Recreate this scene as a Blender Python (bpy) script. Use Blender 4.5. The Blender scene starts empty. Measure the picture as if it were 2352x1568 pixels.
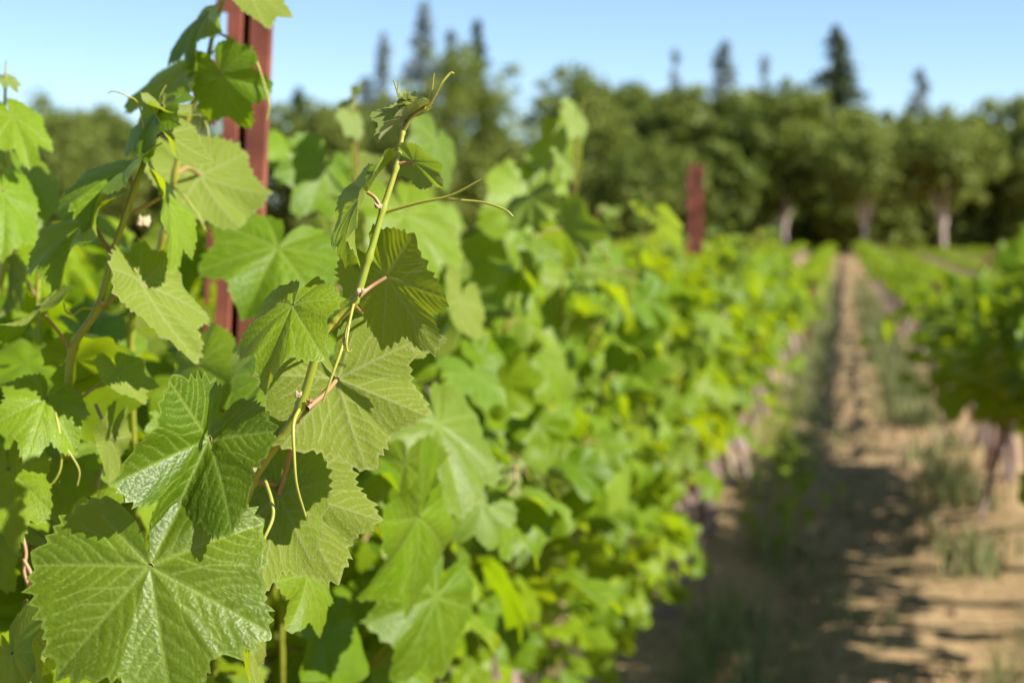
import bpy, math, random
import numpy as np
from mathutils import Vector, Matrix, noise as mnoise

# ------------------------------------------------------------------ camera, sky, sun, exposure
scene = bpy.context.scene
COL = scene.collection
H = 1.5
YAW = math.radians(11.6)          # turned left of the row direction (+Y)
PITCH = math.radians(-3.7)
LENS, SENSOR = 35.0, 22.3
cam_d = bpy.data.cameras.new('camera')
cam = bpy.data.objects.new('camera', cam_d)
COL.objects.link(cam)
cam.location = (0, 0, H)
cam.rotation_euler = (math.pi / 2 + PITCH, 0, YAW)
cam_d.lens, cam_d.sensor_width = LENS, SENSOR
cam_d.clip_start, cam_d.clip_end = 0.05, 3000
cam_d.dof.use_dof = True
cam_d.dof.focus_distance = 0.945
cam_d.dof.aperture_fstop = 4.5
scene.camera = cam

SUN_EL = math.radians(39.5)
sun_h = Vector((0.97, -0.19)).normalized()
SUN = Vector((sun_h.x * math.cos(SUN_EL), sun_h.y * math.cos(SUN_EL), math.sin(SUN_EL)))
world = bpy.data.worlds.new('World')
scene.world = world
world.use_nodes = True
nt = world.node_tree
bg = nt.nodes['Background']
sky = nt.nodes.new('ShaderNodeTexSky')
sky.sky_type = 'NISHITA'
sky.sun_disc = False
sky.sun_elevation = SUN_EL
sky.sun_rotation = math.atan2(SUN.x, SUN.y)
sky.air_density = 1.0
sky.altitude = 1500
sky.dust_density = 0.0
sky.ozone_density = 3.0
nt.links.new(sky.outputs[0], bg.inputs[0])
bg.inputs[1].default_value = 0.076
sl = bpy.data.lights.new('sun', 'SUN')
sl.energy = 5.0
sl.angle = math.radians(0.53)
sl.color = (1.0, 0.955, 0.88)
so = bpy.data.objects.new('sun', sl)
COL.objects.link(so)
so.rotation_euler = (-SUN).to_track_quat('-Z', 'Y').to_euler()
scene.view_settings.view_transform = 'Standard'
scene.view_settings.look = 'None'
scene.view_settings.gamma = 1
scene.view_settings.use_curve_mapping = False
scene.view_settings.exposure = 1.29
scene.render.engine = 'CYCLES'
cy = scene.cycles
cy.use_denoising = True
cy.max_bounces = 8
cy.diffuse_bounces = 2
cy.glossy_bounces = 2
cy.transmission_bounces = 5
cy.transparent_max_bounces = 6
cy.sample_clamp_indirect = 6
cy.caustics_reflective = cy.caustics_refractive = False

# ------------------------------------------------------------------ helpers
R_CAM = cam.rotation_euler.to_matrix()
PXF = (SENSOR / LENS) / 2352.0     # tan units per pixel of a 2352-wide frame


def px(u, v, d):
    """point of the place seen along that direction at depth d metres"""
    return Vector((0, 0, H)) + R_CAM @ Vector(((u - 1176) * PXF * d, -(v - 784) * PXF * d, -d))


R_INV = R_CAM.transposed()


def proj(p):
    q = R_INV @ (Vector(p) - Vector((0, 0, H)))
    d = -q.z
    if d < 0.02:
        return None
    return (1176 + q.x / d / PXF, 784 - q.y / d / PXF, d)


def empty(name, loc=(0, 0, 0), rz=0.0):
    o = bpy.data.objects.new(name, None)
    COL.objects.link(o)
    o.location = loc
    o.rotation_euler = (0, 0, rz)
    o.empty_display_size = 0.1
    return o


def tag(o, label=None, cat=None, group=None, kind=None):
    if label: o['label'] = label
    if cat: o['category'] = cat
    if group: o['group'] = group
    if kind: o['kind'] = kind
    return o


def link(name, me, mat=None, parent=None):
    if mat is not None and len(me.materials) == 0:
        me.materials.append(mat)
    o = bpy.data.objects.new(name, me)
    COL.objects.link(o)
    if parent: o.parent = parent
    return o


def mesh_np(name, verts, faces, smooth=True, attrs=None, matidx=None):
    """verts (n,3) array; faces: array (m,3)/(m,4) or list of lists"""
    me = bpy.data.meshes.new(name)
    verts = np.asarray(verts, dtype=np.float64)
    if isinstance(faces, np.ndarray):
        m, k = faces.shape
        me.vertices.add(len(verts))
        me.vertices.foreach_set('co', verts.ravel())
        me.loops.add(m * k)
        me.loops.foreach_set('vertex_index', faces.ravel().astype(np.int32))
        me.polygons.add(m)
        me.polygons.foreach_set('loop_start', np.arange(0, m * k, k, dtype=np.int32))
        me.polygons.foreach_set('loop_total', np.full(m, k, dtype=np.int32))
        me.update(calc_edges=True)
    else:
        me.from_pydata([tuple(v) for v in verts], [], faces)
    me.polygons.foreach_set('use_smooth', np.full(len(me.polygons), smooth, dtype=bool))
    if matidx is not None:
        me.polygons.foreach_set('material_index', np.asarray(matidx, dtype=np.int32))
    for k, a in (attrs or {}).items():
        a = np.asarray(a, dtype=np.float32)
        if a.ndim == 2:
            at = me.attributes.new(k, 'FLOAT_VECTOR', 'POINT')
            at.data.foreach_set('vector', a.ravel())
        else:
            at = me.attributes.new(k, 'FLOAT', 'POINT')
            at.data.foreach_set('value', a)
    me.update()
    return me


def smooth_path(pts, rad, n=6):
    """Catmull-Rom through pts; returns dense points and radii"""
    P = np.array([tuple(p) for p in pts], float)
    r = np.array(rad, float)
    P = np.vstack([2 * P[0] - P[1], P, 2 * P[-1] - P[-2]])
    r = np.concatenate([[r[0]], r, [r[-1]]])
    out, ro = [], []
    for i in range(1, len(P) - 2):
        for t in np.linspace(0, 1, n, endpoint=False):
            a, b, c, d = P[i - 1], P[i], P[i + 1], P[i + 2]
            out.append(0.5 * ((2 * b) + (-a + c) * t + (2 * a - 5 * b + 4 * c - d) * t * t + (-a + 3 * b - 3 * c + d) * t ** 3))
            ro.append(r[i] * (1 - t) + r[i + 1] * t)
    out.append(P[-2]); ro.append(r[-2])
    return np.array(out), np.array(ro)


def tube(P, r, sides=8):
    """tube arrays (verts, quads) along the dense path P with radii r"""
    P = np.asarray(P, float); r = np.asarray(r, float)
    T = np.gradient(P, axis=0)
    T /= np.linalg.norm(T, axis=1)[:, None] + 1e-12
    ref = np.array([0.31, 0.27, 0.91])
    A = np.cross(T, ref); A /= np.linalg.norm(A, axis=1)[:, None] + 1e-9
    for i in range(1, len(A)):
        a = A[i - 1] - T[i] * A[i - 1].dot(T[i])
        A[i] = a / (np.linalg.norm(a) + 1e-12)
    B = np.cross(T, A)
    ang = np.linspace(0, 2 * math.pi, sides, endpoint=False)
    V = P[:, None, :] + (A[:, None, :] * np.cos(ang)[None, :, None] + B[:, None, :] * np.sin(ang)[None, :, None]) * r[:, None, None]
    n = len(P)
    i = np.arange(n - 1)[:, None] * sides
    j = np.arange(sides)[None, :]
    j2 = (j + 1) % sides
    F = np.stack([i + j, i + j2, i + sides + j2, i + sides + j], axis=-1).reshape(-1, 4)
    return V.reshape(-1, 3), F


def join(parts):
    vs, fs, n = [], [], 0
    for v, f in parts:
        vs.append(v); fs.append(f + n); n += len(v)
    return np.vstack(vs), np.vstack(fs)


# ------------------------------------------------------------------ materials
def new_mat(name):
    m = bpy.data.materials.new(name)
    m.use_nodes = True
    t = m.node_tree
    t.nodes.clear()
    return m, t


def N(t, typ, **kw):
    n = t.nodes.new(typ)
    for k, v in kw.items():
        setattr(n, k, v)
    return n


def mix_col(t, fac, a, b, blend='MIX'):
    n = N(t, 'ShaderNodeMix', data_type='RGBA', blend_type=blend)
    for sock, val in ((n.inputs[0], fac), (n.inputs[6], a), (n.inputs[7], b)):
        if hasattr(val, 'is_output'):
            t.links.new(val, sock)
        elif isinstance(val, (int, float)):
            sock.default_value = val
        else:
            sock.default_value = (*val, 1)
    return n.outputs[2]


def math_n(t, op, a, b=0.0, c=None):
    n = N(t, 'ShaderNodeMath', operation=op)
    for s, v in zip(n.inputs, (a, b, c)):
        if v is None: continue
        if hasattr(v, 'is_output'): t.links.new(v, s)
        else: s.default_value = v
    return n.outputs[0]


def ramp(t, src, stops):
    n = N(t, 'ShaderNodeValToRGB')
    e = n.color_ramp.elements
    e[0].position, e[0].color = stops[0][0], (*stops[0][1], 1)
    e[1].position, e[1].color = stops[1][0], (*stops[1][1], 1)
    for p, c in stops[2:]:
        x = e.new(p); x.color = (*c, 1)
    t.links.new(src, n.inputs[0])
    return n.outputs[0]


def noise(t, vec, scale, detail=3, rough=0.5):
    n = N(t, 'ShaderNodeTexNoise')
    n.inputs['Scale'].default_value = scale
    n.inputs['Detail'].default_value = detail
    n.inputs['Roughness'].default_value = rough
    if vec is not None: t.links.new(vec, n.inputs['Vector'])
    return n.outputs[0]


def leaf_material(name, up_a, up_b, under, trans_a, trans_b, tfac=0.42, fine=True, young=True, spec=.44):
    m, t = new_mat(name)
    out = N(t, 'ShaderNodeOutputMaterial')
    oi = N(t, 'ShaderNodeObjectInfo')
    rn = N(t, 'ShaderNodeAttribute', attribute_name='rnd')
    rv = math_n(t, 'FRACT', math_n(t, 'ADD', oi.outputs['Random'], rn.outputs['Fac']))
    ve = N(t, 'ShaderNodeAttribute', attribute_name='vein')
    lc = N(t, 'ShaderNodeAttribute', attribute_name='leafco')
    geo = N(t, 'ShaderNodeNewGeometry')
    up = mix_col(t, rv, up_a, up_b)
    un = mix_col(t, rv, under, tuple(c * 0.82 for c in under))
    tr = mix_col(t, rv, trans_a, trans_b)
    mot = noise(t, lc.outputs['Vector'], 7.0, 4, 0.6)
    mot2 = math_n(t, 'MULTIPLY_ADD', mot, 0.7, 0.65)
    comb = N(t, 'ShaderNodeCombineColor')
    for s in comb.inputs: t.links.new(mot2, s)
    up = mix_col(t, 1.0, up, comb.outputs[0], 'MULTIPLY')
    if fine:
        spk = N(t, 'ShaderNodeValToRGB')
        spk.color_ramp.elements[0].position, spk.color_ramp.elements[1].position = .70, .74
        t.links.new(noise(t, lc.outputs['Vector'], 16.0, 2, 0.5), spk.inputs[0])
        up = mix_col(t, math_n(t, 'MULTIPLY', spk.outputs[0], .55), up, (0.17, 0.12, 0.03))
        yl = N(t, 'ShaderNodeValToRGB')
        yl.color_ramp.elements[0].position, yl.color_ramp.elements[1].position = .45, .8
        t.links.new(noise(t, lc.outputs['Vector'], 2.2, 2, 0.5), yl.inputs[0])
        up = mix_col(t, math_n(t, 'MULTIPLY', yl.outputs[0], .3), up, (0.20, 0.25, 0.012))
    if young:
        sep = N(t, 'ShaderNodeSeparateColor')
        t.links.new(oi.outputs['Color'], sep.inputs[0])
        cm = N(t, 'ShaderNodeCombineColor')                   # object colour green scales the leaf's own depth of green
        for q in cm.inputs: t.links.new(sep.outputs[1], q)
        up = mix_col(t, 1.0, up, cm.outputs[0], 'MULTIPLY')
        yf = math_n(t, 'SUBTRACT', 1.0, sep.outputs[0])       # object colour red < 1 marks a young leaf
        up = mix_col(t, yf, up, (0.22, 0.26, 0.09))
        un = mix_col(t, yf, un, (0.32, 0.33, 0.19))
        tr = mix_col(t, yf, tr, (0.30, 0.32, 0.07))
    if fine:
        up = mix_col(t, math_n(t, 'MULTIPLY', ve.outputs['Fac'], 0.68), up, (0.22, 0.30, 0.05))
        un = mix_col(t, math_n(t, 'MULTIPLY', ve.outputs['Fac'], 0.75), un, (0.28, 0.30, 0.11))
        tr = mix_col(t, math_n(t, 'MULTIPLY', ve.outputs['Fac'], 0.35), tr, (0.17, 0.20, 0.03))
    colr = mix_col(t, geo.outputs['Backfacing'], up, un)
    p = N(t, 'ShaderNodeBsdfPrincipled')
    t.links.new(colr, p.inputs['Base Color'])
    t.links.new(math_n(t, 'MULTIPLY_ADD', geo.outputs['Backfacing'], 0.30, 0.43), p.inputs['Roughness'])
    spv = math_n(t, 'MULTIPLY_ADD', geo.outputs['Backfacing'], -spec * .7, spec)
    if fine:
        spv = math_n(t, 'MULTIPLY', spv, sep.outputs[2])      # object colour blue scales the gloss of the leaf
    t.links.new(spv, p.inputs['Specular IOR Level'])
    tb = N(t, 'ShaderNodeBsdfTranslucent')
    t.links.new(tr, tb.inputs['Color'])
    if fine:
        vo = N(t, 'ShaderNodeTexVoronoi', feature='SMOOTH_F1')
        vo.inputs['Scale'].default_value = 38
        wv = N(t, 'ShaderNodeVectorMath', operation='ADD')
        nz = N(t, 'ShaderNodeTexNoise'); nz.inputs['Scale'].default_value = 9
        t.links.new(lc.outputs['Vector'], nz.inputs['Vector'])
        sc = N(t, 'ShaderNodeVectorMath', operation='SCALE'); sc.inputs['Scale'].default_value = 0.07
        t.links.new(nz.outputs['Color'], sc.inputs[0])
        t.links.new(lc.outputs['Vector'], wv.inputs[0]); t.links.new(sc.outputs[0], wv.inputs[1])
        t.links.new(wv.outputs[0], vo.inputs['Vector'])
        hh = math_n(t, 'MULTIPLY_ADD', noise(t, lc.outputs['Vector'], 60, 3), 0.25, math_n(t, 'MULTIPLY', vo.outputs['Distance'], -1.0))
        bp = N(t, 'ShaderNodeBump')
        bp.inputs['Strength'].default_value = 0.17
        bp.inputs['Distance'].default_value = 0.0035
        t.links.new(hh, bp.inputs['Height'])
        t.links.new(bp.outputs[0], p.inputs['Normal'])
    mx = N(t, 'ShaderNodeMixShader')
    mx.inputs[0].default_value = tfac
    t.links.new(p.outputs[0], mx.inputs[1]); t.links.new(tb.outputs[0], mx.inputs[2])
    t.links.new(mx.outputs[0], out.inputs[0])
    return m


def simple(name, c1, c2, scale=20.0, rough=0.7, bump=0.0, bdist=0.01, detail=5, sx=None, spec=0.4, metal=0.0):
    m, t = new_mat(name)
    out = N(t, 'ShaderNodeOutputMaterial')
    p = N(t, 'ShaderNodeBsdfPrincipled')
    tc = N(t, 'ShaderNodeTexCoord')
    vec = tc.outputs['Object']
    if sx:
        mp = N(t, 'ShaderNodeMapping'); mp.inputs['Scale'].default_value = sx
        t.links.new(vec, mp.inputs[0]); vec = mp.outputs[0]
    f = noise(t, vec, scale, detail, 0.6)
    f2 = ramp(t, f, [(0.3, (0, 0, 0)), (0.7, (1, 1, 1))])
    n = N(t, 'ShaderNodeMix', data_type='RGBA')
    t.links.new(f2, n.inputs[0]); n.inputs[6].default_value = (*c1, 1); n.inputs[7].default_value = (*c2, 1)
    t.links.new(n.outputs[2], p.inputs['Base Color'])
    p.inputs['Roughness'].default_value = rough
    p.inputs['Specular IOR Level'].default_value = spec
    p.inputs['Metallic'].default_value = metal
    if bump:
        b = N(t, 'ShaderNodeBump'); b.inputs['Strength'].default_value = bump; b.inputs['Distance'].default_value = bdist
        t.links.new(f, b.inputs['Height']); t.links.new(b.outputs[0], p.inputs['Normal'])
    t.links.new(p.outputs[0], out.inputs[0])
    return m


def blade_material(name, c1, c2, tr, tfac=0.3):
    m, t = new_mat(name)
    out = N(t, 'ShaderNodeOutputMaterial')
    rn = N(t, 'ShaderNodeAttribute', attribute_name='rnd')
    c = mix_col(t, rn.outputs['Fac'], c1, c2)
    d = N(t, 'ShaderNodeBsdfPrincipled'); d.inputs['Roughness'].default_value = 0.65
    d.inputs['Specular IOR Level'].default_value = 0.25
    t.links.new(c, d.inputs['Base Color'])
    tb = N(t, 'ShaderNodeBsdfTranslucent')
    t.links.new(mix_col(t, 0.5, c, tr), tb.inputs['Color'])
    mx = N(t, 'ShaderNodeMixShader'); mx.inputs[0].default_value = tfac
    t.links.new(d.outputs[0], mx.inputs[1]); t.links.new(tb.outputs[0], mx.inputs[2])
    t.links.new(mx.outputs[0], out.inputs[0])
    return m


M = {}
M['leaf'] = leaf_material('vine_leaf', (0.082, 0.155, 0.004), (0.158, 0.238, 0.007), (0.180, 0.225, 0.032),
                          (0.27, 0.41, 0.004), (0.42, 0.50, 0.008), 0.44, spec=.46)
M['leaf_far'] = leaf_material('vine_leaf_plain', (0.092, 0.162, 0.004), (0.182, 0.258, 0.008), (0.180, 0.225, 0.032),
                              (0.27, 0.41, 0.004), (0.42, 0.50, 0.008), 0.44, fine=False, spec=.18)
M['stem'] = simple('green_cane', (0.20, 0.26, 0.020), (0.30, 0.25, 0.04), 22, 0.42, 0.25, 0.002, sx=(1, 1, 0.3))
M['petiole'] = simple('reddish_petiole', (0.28, 0.13, 0.07), (0.27, 0.20, 0.06), 35, 0.45)
M['tendril'] = simple('yellow_green_tendril', (0.27, 0.29, 0.035), (0.30, 0.26, 0.05), 30, 0.45)
M['bud'] = simple('pale_woolly_bud', (0.40, 0.36, 0.20), (0.34, 0.20, 0.11), 90, 0.85, 0.5, 0.002)
M['bark'] = simple('vine_bark', (0.17, 0.11, 0.088), (0.38, 0.275, 0.235), 14, 0.9, 0.9, 0.02, sx=(6, 6, 1))
M['cane_dry'] = simple('dry_brown_cane', (0.26, 0.13, 0.07), (0.42, 0.26, 0.15), 30, 0.8, 0.4, 0.004)
M['rust'] = simple('rusted_steel', (0.095, 0.026, 0.018), (0.27, 0.080, 0.042), 16, 0.75, 0.35, 0.002, detail=8, spec=0.3)
M['tree_leaf'] = blade_material('broadleaf_foliage', (0.082, 0.126, 0.018), (0.215, 0.245, 0.043), (0.22, 0.28, 0.03), 0.42)
M['conifer'] = blade_material('conifer_foliage', (0.04, 0.065, 0.022), (0.08, 0.10, 0.03), (0.08, 0.11, 0.02), 0.25)
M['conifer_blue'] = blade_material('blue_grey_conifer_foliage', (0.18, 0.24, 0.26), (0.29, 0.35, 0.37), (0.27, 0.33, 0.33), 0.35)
M['trunk'] = simple('pale_trunk', (0.36, 0.28, 0.23), (0.58, 0.47, 0.41), 3, 0.9, 0.6, 0.05)
M['trunk_dark'] = simple('dark_trunk', (0.09, 0.065, 0.05), (0.16, 0.12, 0.09), 3, 0.9, 0.6, 0.05)
M['grass'] = blade_material('dry_green_grass', (0.11, 0.145, 0.04), (0.29, 0.275, 0.12), (0.21, 0.25, 0.07), 0.35)
M['straw'] = blade_material('straw', (0.32, 0.22, 0.115), (0.46, 0.35, 0.20), (0.5, 0.4, 0.2), 0.1)
M['clod'] = simple('earth_clod', (0.20, 0.125, 0.065), (0.29, 0.19, 0.105), 30, 0.95, 0.6, 0.01)

# ------------------------------------------------------------------ ground
def axis(spans):
    out = []
    for a, b, s in spans:
        out += list(np.arange(a, b, s))
    return np.array(out + [spans[-1][1]])


def gz(y):
    """the vineyard rises very gently towards the trees"""
    t = min(1, max(0, (y - 20) / 75))
    return .35 * t * t * (3 - 2 * t)


def ground():
    xs = axis([(-600, -60, 90), (-60, -10, 5), (-10, -3, 0.5), (-3, 2.6, 0.06), (2.6, 12, 0.4), (12, 60, 4), (60, 600, 90)])
    ys = axis([(-40, 0, 4), (0, 3, 0.2), (3, 16, 0.065), (16, 40, 0.25), (40, 130, 2), (130, 1000, 60)])
    X, Y = np.meshgrid(xs, ys)
    Z = np.zeros_like(X)
    sel = (np.abs(X) < 12) & (Y > -1) & (Y < 60)
    zz = np.zeros(sel.sum())
    for i, (x, y) in enumerate(zip(X[sel], Y[sel])):
        zz[i] = 0.035 * mnoise.noise((x * 1.1, y * 1.1, 3)) + 0.016 * mnoise.noise((x * 4.5, y * 4.5, 7)) + 0.012 * mnoise.noise((x * 11, y * 11, 1))
    Z[sel] = zz
    Z += np.vectorize(gz)(Y)
    for xc in (-0.65, 0.95, 2.45, 3.95, -2.15):             # low berms under the rows
        Z += 0.07 * np.exp(-((X - xc) / 0.28) ** 2)
    ny, nx = X.shape
    i = np.arange(ny - 1)[:, None] * nx
    j = np.arange(nx - 1)[None, :]
    F = np.stack([i + j, i + j + 1, i + nx + j + 1, i + nx + j], -1).reshape(-1, 4)
    me = mesh_np('ground', np.stack([X, Y, Z], -1).reshape(-1, 3), F)
    m, t = new_mat('dry_earth')
    out = N(t, 'ShaderNodeOutputMaterial')
    p = N(t, 'ShaderNodeBsdfPrincipled')
    tc = N(t, 'ShaderNodeTexCoord')
    v = tc.outputs['Object']
    big = noise(t, v, 1.3, 5, 0.6)
    fine = noise(t, v, 22, 6, 0.7)
    c = mix_col(t, ramp(t, big, [(0.35, (0, 0, 0)), (0.65, (1, 1, 1))]), (0.225, 0.145, 0.064), (0.315, 0.208, 0.098))
    c = mix_col(t, ramp(t, fine, [(0.42, (0, 0, 0)), (0.62, (1, 1, 1))]), c, (0.40, 0.285, 0.148))
    c = mix_col(t, math_n(t, 'MULTIPLY', ramp(t, noise(t, v, 60, 3), [(0.55, (0, 0, 0)), (0.7, (1, 1, 1))]), 0.6), c, (0.16, 0.095, 0.05))
    t.links.new(c, p.inputs['Base Color'])
    p.inputs['Roughness'].default_value = 0.95
    p.inputs['Specular IOR Level'].default_value = 0.1
    b = N(t, 'ShaderNodeBump'); b.inputs['Strength'].default_value = 0.8; b.inputs['Distance'].default_value = 0.03
    t.links.new(fine, b.inputs['Height']); t.links.new(b.outputs[0], p.inputs['Normal'])
    t.links.new(p.outputs[0], out.inputs[0])
    o = link('ground', me, m)
    tag(o, 'tan dry earth of the vineyard path and rows', 'ground', kind='structure')


ground()

# ------------------------------------------------------------------ grape leaf meshes
MAIN = [0, 50, -50, 104, -104, 148, -148]


def leaf_mesh(name, seed, nth=360, nr=44, teeth=52, fold=0.0, droop=0.5, cup=0.3, wave=0.05, pleat=0.06, lobe=1.0,
              veins=True, xs=1.0, ys=1.0, tooth=0.062, curl=0.0, basal=1.0, matn='leaf'):
    """grape leaf in leaf units: petiole junction at the origin, tip at (0,1,0), upper face +z"""
    rng = np.random.default_rng(seed)
    ctrl = [(0, 1.0), (12, .86), (24, .80 - .10 * lobe), (36, .83), (49, .93), (61, .83), (76, .76 - .09 * lobe), (90, .75), (104, .80),
            (120, .72), (138, .66), (152, .62), (163, .50), (171, .33), (177, .12), (180, .05)]
    a = np.array([c[0] for c in ctrl], float)
    r0 = np.array([c[1] for c in ctrl])
    r0 = r0 * np.interp(a, [85, 125, 180], [1, basal, basal])
    rp = r0 * rng.uniform(.95, 1.05, len(r0)); rm = r0 * rng.uniform(.95, 1.05, len(r0))
    rm[0] = rp[0] = 1.0; rm[-1] = rp[-1] = 0.05
    aa = np.concatenate([-a[::-1][:-1], a]); rr = np.concatenate([rm[::-1][:-1], rp])
    dense = np.linspace(-180, 180, 1441)
    rd = np.interp(dense, aa, rr)
    k = np.hanning(31); k /= k.sum()
    rs = np.convolve(np.pad(rd, 15, mode='wrap')[:-0 or None], k, mode='same')[15:-15]
    rd = 0.65 * rs + 0.35 * rd
    th = np.linspace(-180, 180, nth + 1)[:-1] + 180.0 / nth
    # teeth by arc length
    xd, yd = rd * np.sin(np.radians(dense)), rd * np.cos(np.radians(dense))
    s = np.concatenate([[0], np.cumsum(np.hypot(np.diff(xd), np.diff(yd)))])
    ph = np.interp(th, dense, s / s[-1] * teeth)
    wp = rng.uniform(0, 6.28, 3)
    ph = np.clip(ph + .38 * np.sin(ph * .9 + wp[0]) + .3 * np.sin(ph * .37 + wp[1]) + .2 * np.sin(ph * 1.9 + wp[2]), 0, teeth + .99)
    jit = rng.uniform(0.35, 1.5, teeth + 2)
    fr = ph % 1
    tri = (1 - np.abs(2 * fr - 1)) ** 1.25
    R = np.interp(th, dense, rd)
    edge_w = np.clip((R - .15) / .35, 0, 1)
    R = R + tooth * edge_w * (tri * jit[np.floor(ph).astype(int)] - 0.45)
    ring = (np.arange(1, nr + 1) / nr) ** 0.85
    TH = np.radians(th)
    x = (ring[:, None] * R[None, :] * np.sin(TH)[None, :])
    y = (ring[:, None] * R[None, :] * np.cos(TH)[None, :])
    x = np.concatenate([[0], x.ravel()]); y = np.concatenate([[0], y.ravel()])
    thv = np.concatenate([[0], np.tile(th, nr)])
    rad = np.hypot(x, y)
    edge = np.concatenate([[0], np.repeat(ring, nth)])
    z = np.zeros_like(x)
    vm = np.zeros_like(x)
    if veins:
        dmin = np.full_like(x, 9.0)
        P = np.stack([x, y], -1)
        for ai, av in enumerate(MAIN):
            L = np.interp(av, dense, rd) * (0.97 if abs(av) < 140 else 0.75)
            d = np.array([math.sin(math.radians(av)), math.cos(math.radians(av))])
            segs = [(np.zeros(2), d * L, 0.015, 0.005)]
            if abs(av) < 140:
                for q, sj in enumerate(np.linspace(.16, .84, 6)):
                    for sd in (1, -1):
                        sj2 = sj + (0.05 if sd > 0 else 0) + rng.uniform(-.02, .02)
                        Ls = (1 - sj2) * L * .62 + .06
                        a0 = math.radians(av + sd * rng.uniform(40, 50))
                        a1 = math.radians(av + sd * 30)
                        b0 = d * L * sj2
                        b1 = b0 + Ls * .55 * np.array([math.sin(a0), math.cos(a0)])
                        b2 = b1 + Ls * .45 * np.array([math.sin(a1), math.cos(a1)])
                        segs += [(b0, b1, .0060, .0040), (b1, b2, .0040, .0025)]
            for p0, p1, w0, w1 in segs:
                e = p1 - p0
                tt = np.clip(((P - p0) @ e) / (e @ e), 0, 1)
                dd = np.hypot(*(P - p0 - tt[:, None] * e).T)
                w = w0 * (1 - tt) + w1 * tt
                vm = np.maximum(vm, np.clip(1.25 - dd / w * .6, 0, 1))
                dmin = np.minimum(dmin, dd + (0 if w0 > .01 else .006))
        z += 0.0055 * (1 - np.exp(-(dmin / .035) ** 2))
        vm = np.maximum(vm, np.where(edge > .97, 0.7, 0))
    # pleats between main veins
    dv = np.min(np.abs(thv[:, None] - np.array(MAIN)[None, :]), axis=1)
    z += pleat * rad * np.clip(dv / 25, 0, 1)
    p1, p2 = rng.uniform(0, 6.28, 2)
    z += wave * rad ** 2 * (np.sin(np.radians(thv) * 5 + p1) + .6 * np.sin(np.radians(thv) * 9 + p2))
    z += -curl * np.clip(edge - .7, 0, 1) ** 2 * 4
    # fold along the midrib: rotate halves up
    if fold:
        sx = np.sign(x); f = fold * np.clip(np.abs(x) / .12, 0, 1)
        ax = np.abs(x)
        x, z = sx * (ax * np.cos(f) - z * np.sin(f)), ax * np.sin(f) + z * np.cos(f)
    if cup:
        x, z = np.sin(cup * x) / cup, z + (np.cos(cup * x) - 1) / cup
    if droop:
        kk = droop
        y, z = np.sin(kk * y) / kk + z * np.sin(kk * y), z * np.cos(kk * y) + (np.cos(kk * y) - 1) / kk
    V = np.stack([x * xs, y * ys, z], -1)
    faces = []
    j = np.arange(nth); j2 = (j + 1) % nth
    # open sinus: do not connect last to first
    keep = j != nth - 1
    tri0 = np.stack([np.zeros(nth, int), 1 + j2, 1 + j], -1)[keep]
    quads = []
    for q in range(nr - 1):
        b0, b1 = 1 + q * nth, 1 + (q + 1) * nth
        quads.append(np.stack([b0 + j, b0 + j2, b1 + j2, b1 + j], -1)[keep])
    if quads:
        Q = np.vstack(quads)
        F = np.vstack([tri0, Q[:, [0, 1, 2]], Q[:, [0, 2, 3]]])
    else:
        F = tri0
    lc = np.stack([x, y, np.full_like(x, float(seed % 97))], -1)
    me = mesh_np(name, V, F, True, {'vein': vm, 'rnd': np.zeros(len(V)), 'leafco': lc})
    # make +z the front side
    me.update()
    nz = np.mean([p.normal.z for p in me.polygons[:20]])
    if nz < 0:
        me.flip_normals()
    me.materials.append(M[matn])
    return me


def basis(J, T, S, upper_to_cam=True):
    """matrix of a leaf with junction J, tip T, side lobe towards S; y scale = length, x scale = width"""
    J, T, S = Vector(J), Vector(T), Vector(S)
    y = T - J; L = y.length; y.normalize()
    x = S - J; x = x - y * x.dot(y); W = x.length; x.normalize()
    z = x.cross(y)
    view = (Vector((0, 0, H)) - J).normalized()
    if (z.dot(view) > 0) != upper_to_cam:
        x = -x; z = -z
    W = max(0.55 * L, min(1.12 * L, W / 0.78))
    m = Matrix.Identity(4)
    s = 0.5 * (L + W)
    for r in range(3):
        m[r][0], m[r][1], m[r][2], m[r][3] = x[r] * W, y[r] * L, z[r] * s, J[r]
    return m


VARS_MID, VARS_LOW = [], []
for i in range(9):
    rg = random.Random(50 + i)
    kw = dict(fold=rg.uniform(-.05, .35), droop=rg.uniform(.2, 1.0), cup=rg.uniform(-.1, .8), wave=rg.uniform(.03, .11),
              pleat=rg.uniform(.03, .12), lobe=rg.uniform(.2, 1.5), curl=rg.uniform(0, .12))
    VARS_MID.append(leaf_mesh('grape_leaf_fine_%d' % i, 100 + i, 138, 12, 34, veins=True, **kw))
    VARS_LOW.append(leaf_mesh('grape_leaf_%d' % i, 100 + i, 48, 3, 16, veins=False, tooth=.07, matn='leaf_far', **kw))


def leaf_arrays(seed):
    """very light leaf for joined far foliage"""
    rg = np.random.default_rng(seed)
    a = np.radians([-165, -130, -100, -75, -50, -25, 0, 25, 50, 75, 100, 130, 165])
    r = np.array([.4, .65, .78, .66, .9, .72, 1, .72, .9, .66, .78, .65, .4]) * rg.uniform(.9, 1.1, 13)
    x, y = r * np.sin(a), r * np.cos(a)
    z = -.35 * y * np.abs(y) + .25 * np.abs(x) * rg.uniform(-.5, 1) + rg.uniform(-.06, .06, 13)
    V = np.vstack([[0, 0, 0], np.stack([x, y, z], -1)])
    F = np.array([[0, i + 1, i + 2] for i in range(12)])[:, ::-1]
    return V, F


FARL = [leaf_arrays(i) for i in range(5)]

# ------------------------------------------------------------------ vines: generic shoots
UP = Vector((0, 0, 1))


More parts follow.
